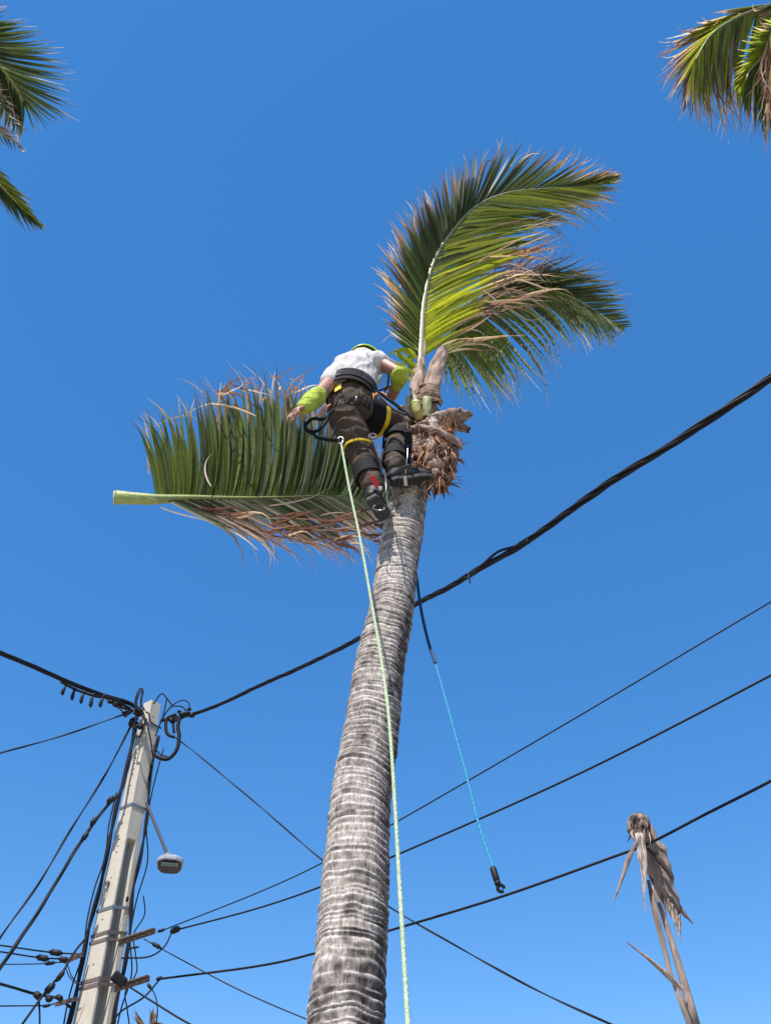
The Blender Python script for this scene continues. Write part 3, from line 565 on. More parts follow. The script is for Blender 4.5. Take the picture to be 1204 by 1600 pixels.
# shirt
sm_ = MB()
limb(sm_, [J['waist'] - up_ax * .01, J['waist'] + up_ax * .08, J['chest'], J['neck'] - up_ax * .09], [.128, .146, .168, .115], seg=24, ref=rh_axis, flat=.78)
limb(sm_, [J['chest'].lerp(J['ls'], .45) + up_ax * .0, J['ls']], [.105, .080]); limb(sm_, [J['chest'].lerp(J['rs'], .45) + up_ax * .02, J['rs']], [.105, .080])
limb(sm_, [J['ls'].lerp(J['rs'], .3), J['neck'] - up_ax * .05, J['ls'].lerp(J['rs'], .75)], [.075, .088, .080])
limb(sm_, [J['ls'], J['ls'].lerp(J['le'], .38)], [.080, .066]); limb(sm_, [J['rs'], J['rs'].lerp(J['re'], .20)], [.080, .072])
solid(sm_, .009, 'shirt', M['shirt'], per, smooth=5, wr=.011, ws=9, stretch=(1.6, 1.6, .6))
# trousers, in work cloth
tm = MB(); B = J['pelvis'] - J['waist']
limb(tm, [J['waist'] - up_ax * .005, J['waist'].lerp(J['pelvis'], .5), J['pelvis'] - EZ * .02], [.134, .150, .152], seg=24, ref=rh_axis, flat=.80)
limb(tm, [J['lhip'] - rh_axis * .005, J['lhip'].lerp(J['lk'], .33), J['lk'], J['lk'].lerp(J['la'], .4), J['la'] + EZ * .045], [.108, .101, .076, .069, .062], seg=20)
limb(tm, [J['rhip'], J['rhip'].lerp(J['rk'], .45), J['rk'], J['rk'].lerp(J['ra'], .4), J['ra'] + EZ * .04], [.104, .097, .079, .070, .066], seg=20)
solid(tm, .009, 'trousers', M['trousers'], per, smooth=4, wr=.016, ws=8.5, stretch=(1, 1, 1.25))
# forearm sleeves
V = MB(); limb(V, [J['le'].lerp(J['ls'], .02), J['le'].lerp(J['lw'], .15), J['le'].lerp(J['lw'], .5), J['lw'].lerp(J['le'], .02)], [.052, .058, .056, .042]); solid(V, .008, 'sleeve', M['lime'], per, 3, wr=.008, ws=14)
V = MB(); limb(V, [J['re'].lerp(J['rw'], .06), J['re'].lerp(J['rw'], .15), J['re'].lerp(J['rw'], .5), J['rw']], [.058, .066, .058, .040]); solid(V, .008, 'sleeve', M['lime'], per, 3, wr=.008, ws=14)
# helmet: shell with brim, ear muffs and face visor
def dome(c, ax, r, cut=.0, seg=28, rings=12):
    V = []; F = []
    for i in range(rings + 1):
        a = (math.pi / 2 + cut) * i / rings
        for k in range(seg):
            q = 2 * math.pi * k / seg; rg = 1 + (.03 if k % 7 == 0 and i < rings - 2 else 0)
            V.append(c + (ax[0] * r[0] * math.sin(a) * math.cos(q) + ax[1] * r[1] * math.sin(a) * math.sin(q) + ax[2] * r[2] * math.cos(a)) * rg)
    for i in range(rings):
        for k in range(seg): F.append((i * seg + k, (i + 1) * seg + k, (i + 1) * seg + (k + 1) % seg, i * seg + (k + 1) % seg))
    return V, F
hv, hfc = dome(J['head'] + hd * .01, (hs, hf, hd), (.128, .140, .142), .45)
hel = MB().add(hv, hfc).build('helmet', M['limep'], per); sl = hel.modifiers.new('s', 'SOLIDIFY'); sl.thickness = .006
seg = 20; V = []; F = []
for i in range(seg + 1):
    q = math.pi * i / seg
    for rr_ in (1.0, 1.5): V.append(J['head'] + hs * math.cos(q) * .108 * (rr_ if rr_ == 1 else 1.05) + hf * math.sin(q) * .130 * rr_ - hd * (.004 + .02 * (rr_ - 1)))
for i in range(seg): F.append((2 * i, 2 * i + 1, 2 * i + 3, 2 * i + 2))
o = MB().add(V, F).build('helmet_brim', M['limep'], hel); o.modifiers.new('s', 'SOLIDIFY').thickness = .005
for s_ in (-1, 1): MB().tube([J['head'] + hs * s_ * .075 - hd * .01, J['head'] + hs * s_ * .115 - hd * .01], [.036, .03], 14).build('ear_muff', M['limep'], hel)
vc = P(601, 596, 3.42); vr = (P(607, 585, 3.42) - P(594, 607, 3.42)).normalized()
out = [P(591, 580, 3.46), P(604, 583, 3.40), P(607, 588, 3.38), P(605, 603, 3.37), P(601, 607, 3.38), P(588, 612, 3.42)]
oc = cat(out, 20); inn = [p.lerp(P(586, 596, 3.47), .8) for p in oc]; V = MB().add(oc + inn, [(i, i + 1, i + 22, i + 21) for i in range(20)])
vis = V.build('visor', M['visor'], hel); MB().tube(oc, .0065, 8).build('visor_rim', M['black'], hel)
# boots
def boot(heel, toe, up, ank, shaft_r=.058):
    d = (toe - heel).normalized(); L_ = (toe - heel).length; up = (up - d * up.dot(d)).normalized(); s = d.cross(up)
    m_ = MB(); p = [heel + d * .03 + up * .05, heel + d * L_ * .35 + up * .055, heel + d * L_ * .7 + up * .04, toe - d * .045 + up * .034]
    m_.tube(cat(p, 12), [.046] * 4 + [.046] * 4 + [.045] * 4 + [.035], 14, ref=s, flat=.95); m_.ball(p[0], .043); m_.ball(p[-1], (.042, .045, .034), 12, 8, (s, d, up))
    m_.tube([heel + d * .05 + up * .05, ank, ank + (ank - heel - d * .05).normalized() * .07], [.05, .052, shaft_r], 14)
    b_ = solid(m_, .008, 'boot', M['boot'], per, 3)
    out = [(.0, .030), (.03, .040), (.09, .037), (.13, .036), (.18, .045), (.23, .044), (.265, .032), (.285, .012)]
    V = []; f = L_ / .285
    for z_ in (0, .022):
        for (a_, w_) in out: V.append(heel + d * a_ * f + s * w_ + up * z_)
        for (a_, w_) in reversed(out): V.append(heel + d * a_ * f - s * w_ + up * z_)
    n = 16; F = [tuple(range(n)), tuple(range(2 * n - 1, n - 1, -1))] + [(i, (i + 1) % n, n + (i + 1) % n, n + i) for i in range(n)]
    so_ = MB().add(V, F).build('sole', M['sole'], b_, smooth=False)
    tr = MB()
    for i in range(9):
        if i in (3,): continue
        tr.box(heel + d * (.02 + i * .029) * f - up * .003, (d, s, up), (.009, .030, .004))
    tr.build('tread', M['sole'], b_, smooth=False)
    return b_
lheel = P(580, 778, 3.16); ltoe = P(603, 812, 3.16); dz = lheel.z - EYE.z; ltoe = PZ(603, 811, lheel.z - .01)
boot(lheel, ltoe, Vector((-.25, -.05, 1)), J['la'])
rheel = P(611, 755, 3.26); rtoe = P(677, 749, 3.30); boot(rheel, rtoe, Vector((0, -.1, 1)), J['ra'] + EZ * .0)
# harness
def band(c, axis, ref, r1, r2, w, th, name, mt, a0=0, a1=360, par=None, n=40):
    axis = axis.normalized(); a_ = (ref - axis * ref.dot(axis)).normalized(); b_ = axis.cross(a_); V = []; F = []
    for i in range(n + 1):
        q = R(a0 + (a1 - a0) * i / n)
        for k, (rr_, hh) in enumerate(((0, -w / 2), (th, -w / 2), (th, w / 2), (0, w / 2))):
            wob = .003 * noise.noise(Vector((q * 2, w * 100, c.x * 9)))
            V.append(c + a_ * math.cos(q) * (r1 + rr_ + wob) + b_ * math.sin(q) * (r2 + rr_ + wob) + axis * hh)
    for i in range(n):
        for k in range(4): F.append((i * 4 + k, i * 4 + (k + 1) % 4, i * 4 + 4 + (k + 1) % 4, i * 4 + 4 + k))
    F += [(0, 1, 2, 3), (n * 4 + 3, n * 4 + 2, n * 4 + 1, n * 4)]
    return MB().add(V, F).build(name, M[mt], par or per, smooth=False)
wc = J['waist'] - up_ax * .022
hb = band(wc, up_ax, rh_axis, .163, .138, .10, .012, 'harness_belt', 'strap')
band(wc + up_ax * .022, up_ax, rh_axis, .170, .144, .014, .006, 'belt_trim', 'pad', par=hb)
band(wc - up_ax * .025, up_ax, rh_axis, .170, .144, .014, .006, 'belt_trim', 'pad', par=hb)
def patch(x, y, Y, w, h, th, name, mt, par, roll=0, nrm=None):   # small stitched piece
    c = P(x, y, Y); n_ = (nrm or (EYE - c)).normalized(); u = n_.cross(EZ).normalized() * -1; v = n_.cross(u) * -1
    if v.z < 0: v = -v
    u2 = u * math.cos(roll) + v * math.sin(roll); v2 = v * math.cos(roll) - u * math.sin(roll)
    k = MB().box(c, (u2, v2, n_), (w / 2, h / 2, th / 2)); o_ = k.build(name, M[mt], par, smooth=False)
    bv = o_.modifiers.new('b', 'BEVEL'); bv.width = min(w, h, th) * .3; bv.segments = 2; return o_
def onlimb(a, b, f, ang, r, out=0):   # point on a limb towards the camera, turned by ang
    c = J[a].lerp(J[b], f); ax_ = (J[b] - J[a]).normalized(); v = (EYE - c); v = (v - ax_ * v.dot(ax_)).normalized(); s = ax_.cross(v)
    return c + (v * math.cos(R(ang)) + s * math.sin(R(ang))) * (r + out)
bk = (EYE - wc); bk = (bk - up_ax * bk.dot(up_ax)).normalized(); bs = up_ax.cross(bk).normalized()
if bs.x < 0: bs = -bs
def onbelt(x, y, w, h, th, name, mt, lift=.0, roll=0):
    c = P(x, y, 3.0); d = ray(x, y)
    # meet the belt ellipse
    best = min((abs((wc + rh_axis * math.cos(q) * .174 + rh_axis.cross(up_ax).normalized() * math.sin(q) * .148 - EYE).cross(d.normalized()).length) + (0 if (rh_axis * math.cos(q) + rh_axis.cross(up_ax) * math.sin(q)).dot(bk) > 0 else 9), q) for q in [i * .05 for i in range(126)])[1]
    nr_ = (rh_axis * math.cos(best) + rh_axis.cross(up_ax).normalized() * math.sin(best)).normalized(); c0 = wc + rh_axis * math.cos(best) * (.174 + lift) + rh_axis.cross(up_ax).normalized() * math.sin(best) * (.148 + lift)
    u = up_ax.cross(nr_).normalized(); u2 = u * math.cos(roll) + up_ax * math.sin(roll); v2 = up_ax * math.cos(roll) - u * math.sin(roll)
    c0 = c0 + up_ax * (612 - y) * .0045
    o_ = MB().box(c0, (u2, v2, nr_), (w / 2, h / 2, th / 2)).build(name, M[mt], hb, smooth=False); bv = o_.modifiers.new('b', 'BEVEL'); bv.width = min(w, h, th) * .3; bv.segments = 2
    return o_
onbelt(538, 611, .050, .105, .016, 'yellow_patch', 'yellow', lift=.012, roll=.1)
onbelt(556, 606, .022, .05, .014, 'buckle', 'alu'); onbelt(569, 606, .03, .055, .014, 'gear_pouch', 'strap'); onbelt(524, 620, .020, .07, .02, 'gear_pouch', 'strap')
onbelt(549, 612, .012, .05, .014, 'webbing_loop', 'pad'); onbelt(563, 612, .012, .06, .016, 'webbing_loop', 'strap'); onbelt(576, 612, .03, .05, .02, 'gear_pouch', 'strap')
onbelt(520, 618, .012, .06, .025, 'orange_strap', 'orope', lift=.01)
hips = [P(529, 612, 3.04), P(535, 622, 3.02), P(543, 627, 3.01), P(551, 628, 3.01)]
for pts_ in [[(535, 614), (540, 628), (552, 633), (566, 628), (572, 614)], [(522, 618), (520, 630), (523, 645), (521, 655)], [(560, 612), (566, 626), (572, 636), (580, 640)], [(580, 613), (582, 630), (580, 650)]]:
    MB().tube(cat([P(a, b, 3.055 if a < 575 else 3.08) for a, b in pts_], 16), .0065, 8, flat=.5).build('harness_strap', M['strap'], per)
for x_, y_, ln_, mt_ in [(526, 625, .10, 'strap'), (531, 628, .07, 'pad'), (545, 624, .06, 'strap'), (556, 622, .05, 'alu'), (570, 624, .09, 'strap'), (577, 622, .12, 'strap'), (583, 618, .07, 'orope')]:
    a_ = P(x_, y_ - 3, 3.045 if x_ < 575 else 3.09); MB().tube([a_, a_ + Vector((.004, -.004, -ln_ * .5)), a_ + Vector((-.003, 0, -ln_))], [.006, .010, .006], 8, flat=.6).build('gear_clip', M[mt_], per)
band(wc - up_ax * .075, up_ax, rh_axis, .162, .136, .04, .008, 'hip_pad', 'strap')
ax1 = (J['rk'] - J['rhip']).normalized()
band(J['rhip'].lerp(J['rk'], .30), ax1, EZ, .112, .112, .13, .010, 'leg_loop', 'strap')
band(J['rhip'].lerp(J['rk'], .50), (ax1 + Vector((.25, 0, .15))), EZ, .114, .114, .030, .010, 'leg_strap', 'yellow')
ax2 = (J['lk'] - J['lhip']).normalized()
band(J['lhip'].lerp(J['lk'], .80), (ax2 + Vector((-.25, 0, .1))), EX, .090, .090, .015, .008, 'leg_strap', 'yellow')
ax3 = (J['ra'] - J['rk']).normalized(); c3 = J['rk'].lerp(J['ra'], .32)
kp = band(c3, ax3, EX, .085, .085, .085, .012, 'calf_pad', 'strap'); band(c3 , ax3, EX, .097, .097, .064, .008, 'pad_face', 'pad', 200, 300, par=kp)
band(c3, ax3, EX, .099, .099, .07, .008, 'pad_clip', 'alu', 303, 309, par=kp)
band(J['rk'].lerp(J['ra'], .74), ax3, EX, .080, .080, .10, .008, 'gaiter', 'strap')
ax4 = (J['la'] - J['lk']).normalized(); c4 = J['lk'].lerp(J['la'], .50)
kp2 = band(c4, ax4, EX, .077, .077, .11, .010, 'calf_pad', 'strap'); band(c4 + ax4 * .01, ax4, EX, .088, .088, .03, .006, 'pad_face', 'pad', 190, 250, par=kp2)
patch(585, 752, 3.13, .028, .075, .012, 'red_tab', 'red', kp2, roll=.5); patch(594, 763, 3.14, .02, .022, .014, 'white_tab', 'white', kp2)
# climbing irons: shank along the calf, strap under the boot
MB().tube([P(636, 660, 3.20), P(637, 690, 3.18), P(636, 715, 3.17), P(633, 740, 3.17)], .009, 8, flat=.4).build('climbing_iron', M['alu'], per)
MB().tube([P(601, 735, 3.14), P(603, 765, 3.12), P(606, 790, 3.12)], .008, 8, flat=.4).build('climbing_iron', M['alu'], per)
patch(634, 734, 3.17, .070, .05, .012, 'ankle_strap', 'pad', per, roll=.35); patch(633, 752, 3.19, .022, .055, .012, 'instep_strap', 'alu', per, roll=.1)
patch(637, 692, 3.17, .04, .14, .02, 'shank_pad', 'strap', per, roll=.05)
for a in range(2):
    MB().tube(cat([P(594 + a * 7, 735, 3.13), P(600 + a * 6, 755, 3.12), P(605 + a * 6, 775, 3.12)], 8), .004, 6).build('iron_strap', M['strap'], per)
hr_c = P(592, 786, 3.15); pth = [hr_c + Vector((math.cos(q) * .033, math.sin(q) * .033, -.035 + .01 * math.sin(q))) for q in [R(20 + i * 14) for i in range(16)]]
MB().tube(pth, .004, 6).build('heel_ring', M['alu'], per)
# lanyards, carabiners, rope on the harness
for pts_, r_, mt_ in [([(521, 640), (505, 655), (490, 654), (478, 663), (480, 672), (494, 674), (508, 662), (514, 645)], .010, 'strap'), ([(492, 682), (510, 686), (528, 688)], .013, 'strap'), ([(477, 660), (478, 672), (492, 680)], .009, 'strap'),
                       ([(585, 612), (596, 616), (607, 624), (618, 632), (630, 642), (646, 655)], .011, 'strap'), ([(590, 616), (602, 628), (616, 640), (634, 648)], .008, 'pad'), ([(586, 618), (590, 614), (600, 616), (606, 624)], .008, 'orope'),
                       ([(516, 632), (504, 642), (494, 652)], .006, 'orope'), ([(513, 690), (520, 680), (524, 668)], .007, 'strap'), ([(581, 690), (586, 705), (592, 720), (598, 745)], .006, 'strap')]:
    MB().tube(cat([P(a, b, 3.02 if a < 540 else 3.12) for a, b in pts_], 28), r_, 8).build('lanyard', M[mt_], per)
MB().tube([P(582, 682, 3.12) + Vector((math.cos(q) * .022, 0, math.sin(q) * .022)) for q in [R(i * 20) for i in range(19)]], .007, 8).build('gear_ring', M['rust'], per)
rg = [P(532, 688, 3.06) + Vector((math.cos(q) * .016, 0, math.sin(q) * .03)) for q in [i * R(20) for i in range(19)]]
MB().tube(rg, .005, 6).build('carabiner', M['alu'], per)

# ------------------------------------------------------------------ ropes
def braid(pts, r, name, mt, label, cat_, n=260, strands=5, pitch=.09):
    p = arc(pts, n); fr = frames(p); mb = MB(); L_ = 0; acc = [0]
    for a, b in zip(p, p[1:]): acc.append(acc[-1] + (b - a).length)
    for k in range(strands):
        q = [pp + (f[1] * math.cos(s / pitch * 6.283 + k * 6.283 / strands) + f[2] * math.sin(s / pitch * 6.283 + k * 6.283 / strands)) * r * .45 for pp, f, s in zip(p, fr, acc)]
        mb.tube(q, r * .56, 6)
    return tag(mb.build(name, M[mt]), label, cat_)
braid([P(533, 694, 3.05), P(545, 760, 2.95), P(562, 840, 2.85), P(580, 940, 2.75), P(597, 1040, 2.66), P(608, 1130, 2.58), P(617, 1260, 2.48), P(625, 1400, 2.38), P(637, 1600, 2.26), P(650, 1800, 2.1), Vector((.1, 2.1, .05))], .0064, 'climbing_rope', 'rope', 'pale green climbing rope hanging from the harness in front of the trunk', 'rope', n=700)
rb = braid([P(645, 870, 3.66), P(651, 905, 3.64), P(657, 950, 3.61), P(668, 1000, 3.58), P(680, 1037, 3.55)], .009, 'throw_line', 'brope_shaded', 'blue cord hanging beside the trunk, dark above and bright below, black clip at its end', 'rope', n=80)
rb['label'] = 'bright blue cord hanging right of the trunk with a black clip at its end'
p2 = arc([P(680, 1037, 3.55), P(703, 1120, 3.50), P(725, 1200, 3.45), P(748, 1290, 3.40), P(770, 1358, 3.36)], 240); fr = frames(p2); mb = MB()
for k in range(3): mb.tube([q + (f[1] * math.cos(i * .35 + k * 2.094) + f[2] * math.sin(i * .35 + k * 2.094)) * .0022 for i, (q, f) in enumerate(zip(p2, fr))], .0040, 6)
mb.build('cord', M['brope'], rb)
e0, e1, e2 = P(769, 1355, 3.36), P(777, 1380, 3.35), P(782, 1388, 3.35)
MB().tube([e0, e0.lerp(e1, .1), e0.lerp(e1, .75), e1], [.010, .014, .014, .010], 12).build('sleeve', M['black'], rb)
V = MB(); ec = e2; V.tube([ec + (Vector((math.cos(q), 0, math.sin(q)))) * .013 for q in [R(i * 24) for i in range(14)]], .0075, 8); V.ball(e1, .014, 10, 8); V.build('clip', M['black'], rb)

# ------------------------------------------------------------------ utility pole
PT, PBm = P(238, 1100, 10.0), P(145, 1600, 10.0)
pd = (PT - PBm).normalized(); PB0 = PBm - pd * (PBm.z / pd.z); pole_L = (PT - PB0).length
pole = thing('utility_pole', 'tall tapered concrete utility pole with steel straps and bolt holes, carrying many black cables', 'utility pole', (PB0.x, PB0.y, 0))
nl = Vector((-.57, -.82, 0)); nl = (nl - pd * nl.dot(pd)).normalized(); nr = pd.cross(nl).normalized()
if nr.x < 0: nr = -nr
def phw(h):      # half width at distance h below the top
    return .085 + h * .0165
def pole_pt(h, a, b):   # h below top; a along nl, b along nr (in half widths)
    w = phw(h); return PT - pd * h + nl * w * a + nr * w * b
hs_ = 1.95       # the web recess starts here
V = []; F = []; secs = [(0, 0), (.004, 0), (hs_, 0), (hs_ + .10, 1), (pole_L, 1)]
def outline(h, dp):
    c_ = .95
    return [pole_pt(h, 1, c_), pole_pt(h, 1, -c_), pole_pt(h, c_, -1), pole_pt(h, -c_, -1), pole_pt(h, -1, -c_), pole_pt(h, -1, c_), pole_pt(h, -c_, 1),
            pole_pt(h, -.40, 1), pole_pt(h, -.28, 1 - .75 * dp), pole_pt(h, .66, 1 - .75 * dp), pole_pt(h, .78, 1), pole_pt(h, c_, 1)]
n = 12; hh = [0, hs_, hs_ + .02] + [hs_ + .02 + (pole_L - hs_ - .02) * i / 10 for i in range(1, 11)]
for h in hh: V += outline(h, 1 if h > hs_ + .01 else 0)
for i in range(len(hh) - 1):
    for k in range(n): F.append((i * n + k, i * n + (k + 1) % n, (i + 1) * n + (k + 1) % n, (i + 1) * n + k))
F.append(tuple(range(n))[::-1])
shaft = MB().add(V, F).build('shaft', M['concrete'], pole, smooth=False); shaft.data.materials.append(M['web'])
for q_, pl_ in enumerate(shaft.data.polygons):
    if q_ < (len(hh) - 1) * n and q_ % n in (8, 9) and q_ >= 2 * n: pl_.material_index = 1
V = MB(); V.add([pole_pt(0, i, j) * 1 for i, j in ((.93, .93), (-.93, .93), (-.93, -.93), (.93, -.93))] + [PT + pd * .015], [(0, 1, 4), (1, 2, 4), (2, 3, 4), (3, 0, 4)]); V.build('pole_top', M['concrete'], pole, smooth=False)
def h_of(y):     # height below the top that shows at photograph row y
    lo, hi = 0, pole_L
    for _ in range(30):
        m = (lo + hi) / 2; q = PT - pd * m - EYE; yy = 800 - FPX * (q.dot(Vector((0, -math.sin(PITCH), math.cos(PITCH))))) / q.dot(Vector((0, math.cos(PITCH), math.sin(PITCH))))
        if yy < y: lo = m
        else: hi = m
    return lo
for y, b in [(1124, 99)] + [(y, 0) for y in (1148, 1156, 1164, 1181, 1189, 1197, 1206, 1214, 1232, 1259, 1268, 1277, 1316, 1326, 1336, 1376, 1441, 1511)]:
    h = h_of(y); c_ = pole_pt(h, 1, 0 if b != 99 else 0)
    if b == 99: c_ = pole_pt(h, .1, 1); nn = nr
    else: nn = nl
    MB().tube([c_ - nn * .004, c_ + nn * .0015], [.011 if y < 1370 else .010] * 2, 8).build('bolt_hole', M['black'], pole, smooth=False)
for y in (1243, 1289):
    c_ = pole_pt(h_of(y), 1, -.1); MB().tube([c_ - nl * .002, c_ + nl * .012], [.018, .014], 8).build('bolt', M['steel'], pole, smooth=False)
def strapband(y, w=.03, tilt=0, mt='steel'):
    h = h_of(y); V = []; F = []; t = .006
    for k, (i, j) in enumerate(((1, 1), (-1, 1), (-1, -1), (1, -1))):
        for (e_, o_) in ((0, -1), (t, -1), (t, 1), (0, 1)):
            V.append(PT - pd * (h + o_ * w / 2 + tilt * i * .02) + nl * i * (phw(h) + e_ + .002) + nr * j * (phw(h) + e_ + .002))
    for k in range(4):
        for m in range(4): F.append((k * 4 + m, k * 4 + (m + 1) % 4, ((k + 1) % 4) * 4 + (m + 1) % 4, ((k + 1) % 4) * 4 + m))
    return MB().add(V, F).build('steel_strap', M[mt], pole, smooth=False)
for y, mt_ in ((1137, 'steel'), (1264, 'steel'), (1422, 'steel'), (1461, 'rust'), (1472, 'rust'), (1533, 'rust'), (1542, 'rust')): strapband(y, .035, 1 if y > 1400 else 0, mt_)
# eye hook on the left face
c_ = pole_pt(h_of(1384), 1, -.2); MB().ball(c_ + nl * .02, .030, 10, 8).build('eye_bolt', M['rust'], pole)
MB().tube([c_ + nl * .035 + pd * (-.06 - .07 * math.cos(q)) + nr * .018 * math.sin(q) for q in [R(i * 24) for i in range(16)]], .006, 6).build('shackle', M['steel'], pole)
def bracket(a, b, Y, w=.045, holes=3, name='bracket'):
    p, q = P(*a, Y), P(*b, Y - .15); d = (q - p).normalized(); s = d.cross(EZ).normalized(); u = s.cross(d)
    m = MB().box(p.lerp(q, .5), (d, s, u), ((q - p).length / 2, .006, w)); m.box(p.lerp(q, .5) + u * (w - .005) + s * .032, (d, s, u), ((q - p).length / 2, .025, .005))
    o_ = m.build(name, M['rust'], pole, smooth=False)
    for i in range(holes): c0 = p.lerp(q, .25 + .6 * i / max(1, holes - 1)); MB().tube([c0 - s * .012, c0 + s * .014], .014, 8).build('bolt', M['steel'], o_)
    return o_
bracket((186, 1474), (243, 1455), 9.85, .026, 4); bracket((180, 1546), (234, 1529), 9.85, .028, 4); bracket((132, 1490), (104, 1502), 9.9, .024, 2); bracket((122, 1560), (86, 1570), 9.9, .022, 2)
patch(207, 1481, 9.7, .14, .022, .05, 'foot_peg', 'black', pole, roll=.2); patch(186, 1530, 9.7, .17, .11, .08, 'junction_box', 'black', pole, roll=-.5); patch(199, 1405, 9.75, .03, .06, .03, 'cable_clip', 'black', pole)

# ------------------------------------------------------------------ street lamp
lamp = thing('street_lamp', 'small grey street lamp on a slanting arm fixed to the concrete pole', 'street lamp', P(230, 1258, 9.75))
a, b = P(229, 1255, 9.80), P(262, 1336, 9.15)
MB().tube(arc([a, a.lerp(b, .5), b], 10), .018, 12).build('arm', M['arm'], lamp)
MB().tube([b, b + (b - a).normalized() * .14], [.040, .046], 12).build('collar', M['steel'], lamp)
# head: five-sided shell, flat dark underside, lens panel
lc = P(265, 1355, 8.95); fwd = Vector(((b - a).x * .25, (b - a).y, 0)).normalized(); sdv = Vector((fwd.y, -fwd.x, 0)); upv = EZ
if sdv.x < 0: sdv = -sdv
fwd = (fwd * .96 + upv * .10).normalized(); upv = sdv.cross(fwd).normalized(); upv = upv if upv.z > 0 else -upv
out = [(-.17, .05), (-.155, .10), (-.06, .145), (.12, .155), (.155, .135), (.20, .07), (.20, -.07), (.155, -.135), (.12, -.155), (-.06, -.145), (-.155, -.10), (-.17, -.05)]
k = len(out); V = []
for (z_, s_) in ((0, .97), (.012, 1), (.045, 1), (.085, .82), (.10, .55)):
    for (f_, w_) in out: V.append(lc + fwd * f_ * s_ * .94 + sdv * w_ * s_ * .92 + upv * z_ * .8)
F = [tuple(range(k)), tuple(range(4 * k, 5 * k))] + [(i * k + j, i * k + (j + 1) % k, (i + 1) * k + (j + 1) % k, (i + 1) * k + j) for i in range(4) for j in range(k)]
hd_ = MB().add(V, F).build('housing', M['lampw'], lamp, smooth=False)
V = [lc + fwd * f_ * .86 + sdv * w_ * .84 - upv * .004 for f_, w_ in out] + [lc + fwd * f_ * .86 + sdv * w_ * .84 + upv * .006 for f_, w_ in out]
MB().add(V, [tuple(range(k)), tuple(range(k, 2 * k))] + [(j, (j + 1) % k, k + (j + 1) % k, k + j) for j in range(k)]).build('underside', M['lampd'], lamp, smooth=False)
lp = MB().box(lc + fwd * .10 - upv * .008, (fwd, sdv, upv), (.050, .095, .005)).build('lens_panel', M['lampd'], lamp, smooth=False)
for i in range(2):
    for j in range(8): MB().box(lc + fwd * (.078 + i * .044) + sdv * (-.08 + j * .0228) - upv * .015, (fwd, sdv, upv), (.016, .008, .003)).build('lens', M['led'], lp, smooth=False)

# ------------------------------------------------------------------ cables
def cable(pts, w, label, extra=(), name='cable', n=None, tws=1, mt='cable', group='overhead cables', pitch=1.6):
    p = arc([P(*q) for q in pts], n or 60); mean = sum(depth(q) for q in p) / len(p); r = w / 2 * mean / FPX
    mb = MB()
    if tws == 1: mb.tube(p, r, 8)
    else:
        fr = frames(p); s = 0; acc = [0]
        for a, b in zip(p, p[1:]): acc.append(acc[-1] + (b - a).length)
        for k in range(tws):
            q = [pp + (f[1] * math.cos(a / pitch * 6.28 + k * 6.28 / tws) + f[2] * math.sin(a / pitch * 6.28 + k * 6.28 / tws)) * r * .42 * (1 + .25 * noise.noise(Vector((a * 1.5, k * 7, 0)))) for pp, f, a in zip(p, fr, acc)]
            mb.tube(q, r * (.55 if tws < 4 else .44), 6)
    o = tag(mb.build(name, M[mt]), label, 'cable', group)
    for e in extra:        # (kind, x0,y0, x1,y1, Y, px width)
        kd, x0, y0, x1, y1, Y, pw = e; a, b = P(x0, y0, Y), P(x1, y1, Y); rr_ = px(pw / 2, a)
        V = MB(); V.tube([a, a.lerp(b, .12), a.lerp(b, .2), a.lerp(b, .8), a.lerp(b, .88), b], [rr_ * .5, rr_ * .55, rr_, rr_, rr_ * .55, rr_ * .5], 10); V.build(kd, M['black'], o)
    return o
# main twisted bundle, pole to the right edge, passing behind the trunk
main = [(252, 1126, 9.95), (300, 1116, 9.6), (345, 1100, 9.2), (400, 1074, 8.6), (480, 1038, 7.7), (560, 998, 6.8), (650, 944, 5.7), (700, 918, 5.2), (750, 888, 4.75), (800, 860, 4.35), (850, 827, 4.0), (950, 755, 3.45), (1040, 700, 3.1), (1120, 648, 2.85), (1204, 590, 2.65), (1330, 500, 2.4)]
p = arc([P(*q) for q in main], 420); fr = frames(p); acc = [0]
for a, b in zip(p, p[1:]): acc.append(acc[-1] + (b - a).length)
def bundle_strand(k, kk, rr_, ro):
    return [pp + (f[1] * math.cos(a / 1.1 * 6.28 + k * 6.28 / kk) + f[2] * math.sin(a / 1.1 * 6.28 + k * 6.28 / kk)) * ro * (1 + .35 * noise.noise(Vector((a * 1.3, k * 9, 0)))) for pp, f, a in zip(p, fr, acc)]
bun = tag(MB().tube(p, .008, 8).build('cable_bundle', M['cable']), 'thick twisted bundle of black cables rising right from the pole behind the palm trunk', 'cable', 'overhead cables')
for k in range(5): MB().tube(bundle_strand(k, 5, .01, .015), .0088 if k else .011, 7).build('cable_strand', M['cable'], bun)
MB().tube(cat([P(735, 898, 4.85), P(756, 880, 4.65), P(778, 862, 4.45), P(805, 853, 4.3), P(842, 836, 4.08)], 24), .010, 8).build('loose_strand', M['cable'], bun)
for (x, y, Y, dx, dy) in [(731, 897, 4.88, 3, 14), (727, 905, 4.9, 8, -3), (822, 842, 4.2, 4, 8)]:
    MB().tube([P(x, y - 2, Y - .05), P(x + dx, y + dy, Y - .05)], .006, 6).build('cable_tie', M['black'], bun)
V = MB()
for (x, y, r_) in [(285, 1117, .05), (293, 1115, .045), (300, 1118, .04), (280, 1112, .03), (296, 1108, .03)]: V.ball(P(x, y, 9.6), (r_, r_, r_ * .8), 10, 7)
V.build('clamp', M['black'], bun)
